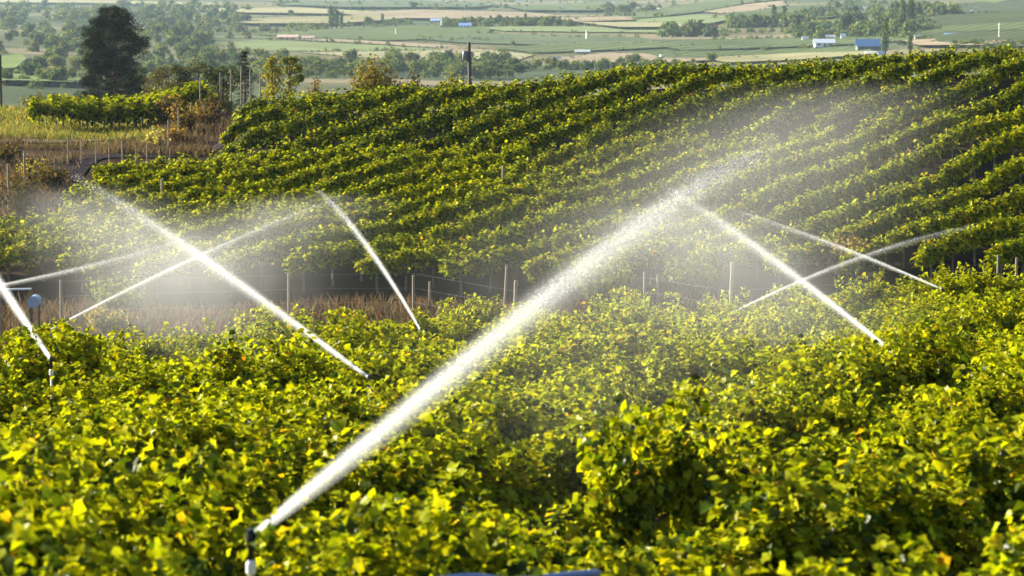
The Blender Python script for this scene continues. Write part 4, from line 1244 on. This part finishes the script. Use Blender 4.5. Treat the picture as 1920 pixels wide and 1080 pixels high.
for pts_, kd in FIELDS:
    for (xa, ya), (xb, yb) in zip(pts_, pts_[1:] + pts_[:1]):
        for t_ in np.arange(0, 1, 9.0 / max(9.0, abs(xb - xa))):
            if r.random() < .42:
                spots.append((xa + (xb - xa) * t_ + r.normal(0, 2), max(3, ya + (yb - ya) * t_ + r.normal(0, .6)), r.uniform(2.5, 6.5) * (1.6 if r.random() < .15 else 1)))
for i in range(70):
    spots.append((r.uniform(1480, 1760), r.choice([30, 46, 60, 70]) + r.normal(0, 2), r.uniform(10, 24)))
for i in range(60):
    spots.append((r.uniform(480, 1480), r.uniform(4, 44), r.uniform(4, 11)))
for px, py, h in spots:
    if px < 60 and 104 < py < 142: continue
    if 395 < px < 500 and 74 < py < 97: continue
    p = hit(px, py, 0, 330); H = h / F * p[1]
    W = H * r.uniform(.8, 1.6)
    n = int(np.clip(h * 9, 36, 170))
    q = unit(r.normal(0, 1, (n, 3))); q[:, 2] = np.abs(q[:, 2])
    pos = q * np.array([W * .55, W * .55, H]) * r.uniform(.55, 1.05, (n, 1))
    nr = unit(q + r.normal(0, .5, (n, 3)))
    mix = [(.6, .25, .1, .05), (.25, .65, .08, .02), (.4, .1, .45, .05), (.3, .2, .2, .3)][int(r.integers(4))]
    V, f, cc = scatter(pos + np.array([p[0], p[1], g1(p[0], p[1])]), nr, unit(r.normal(0, 1, (n, 3))), r.uniform(.16, .30, n) * H, CLUMP_V, CLUMP_F, leaf_colours(r, n, mix, VPAL) * r.uniform(.7, 1.2))
    vs.append(V); fs.append(f + n0); cs.append(cc); n0 += len(V)
tag(link('woods', mesh_np('woods', np.concatenate(vs), np.concatenate(fs), np.concatenate(cs)), M_TREE), 'hazy woods and hedges spread over the valley', 'woods', kind='stuff')

WM = {}


def cm(col, rough=.6):
    k = tuple(col)
    if k not in WM: WM[k] = plain('painted_%d' % len(WM), col, rough, .12, 2.0)
    return WM[k]


WHITE, BLUE, RED, GREY, PINKW, DARK = (.78, .78, .76), (.20, .34, .56), (.42, .12, .07), (.30, .31, .34), (.55, .38, .30), (.08, .09, .10)


def house(px, py, wpx, hpx, roof, wall, label, name='farm_house', rf=.4, rot=0.0, depth=.7):
    p = hit(px, py, 0, 330)
    s = p[1] / F
    w, h = wpx * s, hpx * s
    d = min(w * depth, 12); rh = h * rf; wh = h - rh
    e = empty(name, (p[0], p[1], g1(p[0], p[1]) - .1), rot)
    mb = MB()
    mb.add([(-w/2, -d/2, 0), (w/2, -d/2, 0), (w/2, d/2, 0), (-w/2, d/2, 0), (-w/2, -d/2, wh), (w/2, -d/2, wh), (w/2, d/2, wh), (-w/2, d/2, wh), (-w/2, 0, wh + rh * .95), (w/2, 0, wh + rh * .95)],
           [(0, 1, 5, 4), (2, 3, 7, 6), (1, 2, 6, 9, 5), (3, 0, 4, 8, 7)])
    mb.build('walls', cm(wall), e)
    mb = MB(); o_ = .06 * w; t = .12
    for sg in (-1, 1):
        a = (-w/2 - o_, sg * (d/2 + .35), wh - .25); b = (w/2 + o_, sg * (d/2 + .35), wh - .25); c = (w/2 + o_, 0, wh + rh); d_ = (-w/2 - o_, 0, wh + rh)
        v = [a, b, c, d_] + [(q[0], q[1], q[2] + t) for q in (a, b, c, d_)]
        mb.add(v, [(0, 1, 2, 3), (7, 6, 5, 4), (0, 4, 5, 1), (1, 5, 6, 2), (2, 6, 7, 3), (3, 7, 4, 0)])
    mb.build('roof', cm(roof, .4), e)
    if wpx > 12:
        for q in (-.3, .3):
            mb = MB(); mb.box((q * w, -d/2 - .03, wh * .6), (w * .14, .1, wh * .4)); mb.build('window', cm(DARK, .15), e)
        mb = MB(); mb.box((0, -d/2 - .03, wh * .4), (w * .10, .1, wh * .8)); mb.build('door', cm((.2, .16, .14)), e)
    return tag(e, label, 'house' if name == 'farm_house' else 'shed')


house(1545, 88, 36, 15, (.66, .68, .72), WHITE, 'white farmhouse, widest of the pale houses left of the blue-roofed barn')
house(1510, 77, 12, 9, WHITE, WHITE, 'small white shed left of the white farmhouse', 'farm_shed')
house(1557, 74, 18, 9, (.70, .70, .62), WHITE, 'pale house behind the white farmhouse')
house(1581, 75, 9, 12, WHITE, WHITE, 'narrow tall white shed right of the pale house', 'farm_shed')
house(1628, 96, 44, 23, BLUE, (.10, .12, .11), 'large barn with a bright blue roof', 'barn', rf=.52)
house(1632, 104, 18, 8, WHITE, (.5, .5, .55), 'white shed in front of the blue-roofed barn', 'farm_shed')
house(1652, 105, 12, 9, (.4, .5, .62), (.5, .55, .6), 'bluish shed at the foot of the tall dark poplar', 'farm_shed')
house(1785, 71, 26, 9, (.22, .38, .62), GREY, 'long low shed with a dull blue roof at the right', 'farm_shed')
house(1722, 73, 14, 8, (.42, .40, .36), PINKW, 'brownish house between the tall poplar and the blue shed')
house(1338, 57, 16, 10, RED, WHITE, 'white house with a red roof beside the large round tree')
house(320, 85, 26, 12, (.34, .42, .66), (.60, .58, .62), 'bluish-roofed house in the wood right of the black pine')
house(540, 74, 36, 9, PINKW, (.70, .50, .40), 'long low pinkish farm building above the pale green field', 'farm_shed')
house(578, 75, 22, 8, (.60, .42, .34), (.75, .55, .45), 'short pinkish shed right of the long pinkish building', 'farm_shed')
house(872, 53, 22, 10, (.30, .44, .78), (.60, .66, .78), 'pale blue house in the middle of the valley')
house(818, 42, 20, 7, (.42, .50, .74), (.5, .52, .6), 'bluish low shed by the white wind tower', 'farm_shed')
house(1598, 20, 14, 9, (.36, .46, .62), GREY, 'small blue-grey shed at the top, left of the white one', 'farm_shed')
house(1624, 21, 12, 8, WHITE, WHITE, 'small white shed at the top right of centre', 'farm_shed')
house(1831, 19, 8, 6, WHITE, WHITE, 'right one of two tiny white sheds on the dark green slope', 'farm_shed')
house(1822, 24, 6, 5, WHITE, WHITE, 'left one of two tiny white sheds on the dark green slope', 'farm_shed')
house(86, 121, 11, 7, WHITE, WHITE, 'tiny white shed in the wood left of the black pine', 'farm_shed')
house(1092, 100, 26, 7, (.5, .5, .48), GREY, 'long grey-roofed shed over the middle of the crest', 'farm_shed')
house(1043, 114, 16, 8, (.24, .22, .28), GREY, 'dark grey shed just over the crest', 'farm_shed')
house(1099, 119, 7, 5, WHITE, WHITE, 'tiny white shed just over the crest', 'farm_shed')
house(661, 4, 8, 6, WHITE, WHITE, 'tiny white house at the top edge left of centre', 'farm_shed')
house(971, 6, 7, 5, WHITE, WHITE, 'tiny white house at the top edge in the middle, left of the pair', 'farm_shed')
house(996, 5, 8, 4, WHITE, WHITE, 'tiny flat white house at the top edge in the middle', 'farm_shed')
house(1052, 16, 7, 6, WHITE, WHITE, 'tiny white house at the top right of the flat one', 'farm_shed')
house(1230, 19, 12, 4, WHITE, (.6, .62, .66), 'low white shed on the pale green field at the top', 'farm_shed')
house(1148, 10, 10, 6, WHITE, (.6, .62, .66), 'tiny white shed by the bluish trees at the top', 'farm_shed')
for px, py, h, lab in ((828, 50, 13, 'short white tower by the bluish shed'), (1100, 75, 18, 'white tower in the middle of the green fields'), (1873, 78, 33, 'tall thin white tower on the dark green slope'), (742, 66, 12, 'thin pale tower above the pink band')):
    p = hit(px, py, 0, 330); s = p[1] / F; H = h * s
    e = empty('wind_tower', (p[0], p[1], g1(p[0], p[1])))
    wd = (.9 if px < 1800 and px != 742 else .45)
    mb = MB(); mb.tube([(0, 0, -.2), (0, 0, H * .96)], [wd * .55, wd * .38], 10); mb.build('mast', cm(WHITE), e)
    mb = MB(); mb.box((0, 0, H * .98), (wd * 1.2, wd * 1.6, wd * .8)); mb.build('gearbox', cm(WHITE), e)
    mb = MB(); mb.box((0, -wd, H * .98), (wd * .4, .1, wd * 3.0)); mb.build('fan_blade', cm(WHITE), e)
    tag(e, lab, 'tower')
# white tank
p = hit(1240, 110, 0, 330); s = p[1] / F
e = empty('white_tank', (p[0], p[1], g1(p[0], p[1])))
mb = MB(); Rr = 4.2 * s; mb.tube([(0, 0, -.1), (0, 0, Rr), (0, 0, Rr * 1.6), (0, 0, Rr * 1.85)], [Rr, Rr, Rr * .7, Rr * .15], 16); mb.build('tank', cm(WHITE), e, True)
mb = MB(); mb.tube([(0, 0, Rr * 1.84), (0, 0, Rr * 2.1)], [Rr * .16, Rr * .12], 10); mb.build('hatch', cm(GREY), e)
tag(e, 'small white domed tank just over the crest', 'tank')

# ------------------------------------------------------------------ air, light
mb = MB(); HZ = dict(x0=-6500, x1=6500, y0=-400, y1=5200, z0=-45, z1=150)
mb.box(((HZ['x0'] + HZ['x1']) / 2, (HZ['y0'] + HZ['y1']) / 2, (HZ['z0'] + HZ['z1']) / 2), (HZ['x1'] - HZ['x0'], HZ['y1'] - HZ['y0'], HZ['z1'] - HZ['z0']))
m, nt, out = mat('air_haze')
v = N(nt, 'ShaderNodeVolumePrincipled')
v.inputs['Color'].default_value = (.60, .80, 1.0, 1); v.inputs['Density'].default_value = .000052; v.inputs['Anisotropy'].default_value = .25
nt.links.new(v.outputs[0], out.inputs['Volume'])
m.cycles.homogeneous_volume = True
tag(mb.build('haze', m), kind='stuff')

SUN_AZ, SUN_EL = math.radians(-62), math.radians(20)           # to the left of and beyond the scene, low
d = Vector((math.sin(SUN_AZ) * math.cos(SUN_EL), math.cos(SUN_AZ) * math.cos(SUN_EL), math.sin(SUN_EL)))
ld = bpy.data.lights.new('sun', 'SUN'); ld.energy = 5.0; ld.angle = math.radians(.5); ld.color = (1, .94, .78)
lo = bpy.data.objects.new('sun', ld); COL.objects.link(lo)
lo.rotation_euler = (-d).to_track_quat('-Z', 'Y').to_euler()
lo.location = d * 100
w = bpy.data.worlds.new('World'); scene.world = w; w.use_nodes = True
nt = w.node_tree; nt.nodes.clear()
sk = nt.nodes.new('ShaderNodeTexSky'); sk.sky_type = 'NISHITA'; sk.sun_disc = False
sk.sun_elevation = SUN_EL; sk.sun_rotation = SUN_AZ % (2 * math.pi)
bg = nt.nodes.new('ShaderNodeBackground'); bg.inputs['Strength'].default_value = .05
ow = nt.nodes.new('ShaderNodeOutputWorld')
nt.links.new(sk.outputs[0], bg.inputs[0]); nt.links.new(bg.outputs[0], ow.inputs[0])

scene.view_settings.view_transform = 'Standard'
scene.view_settings.look = 'None'
scene.view_settings.exposure = 2.15
scene.view_settings.gamma = 1
c = scene.cycles
c.max_bounces = 4; c.diffuse_bounces = 1; c.transmission_bounces = 1; c.glossy_bounces = 2; c.volume_bounces = 1; c.transparent_max_bounces = 8
c.use_denoising = True
try:
    c.denoiser = 'OPENIMAGEDENOISE'; c.denoising_prefilter = 'ACCURATE'; c.denoising_input_passes = 'RGB_ALBEDO_NORMAL'
except Exception:
    pass
c.sample_clamp_indirect = 4
c.use_adaptive_sampling = True; c.adaptive_threshold = .01
c.volume_max_steps = 256
scene.render.film_transparent = False
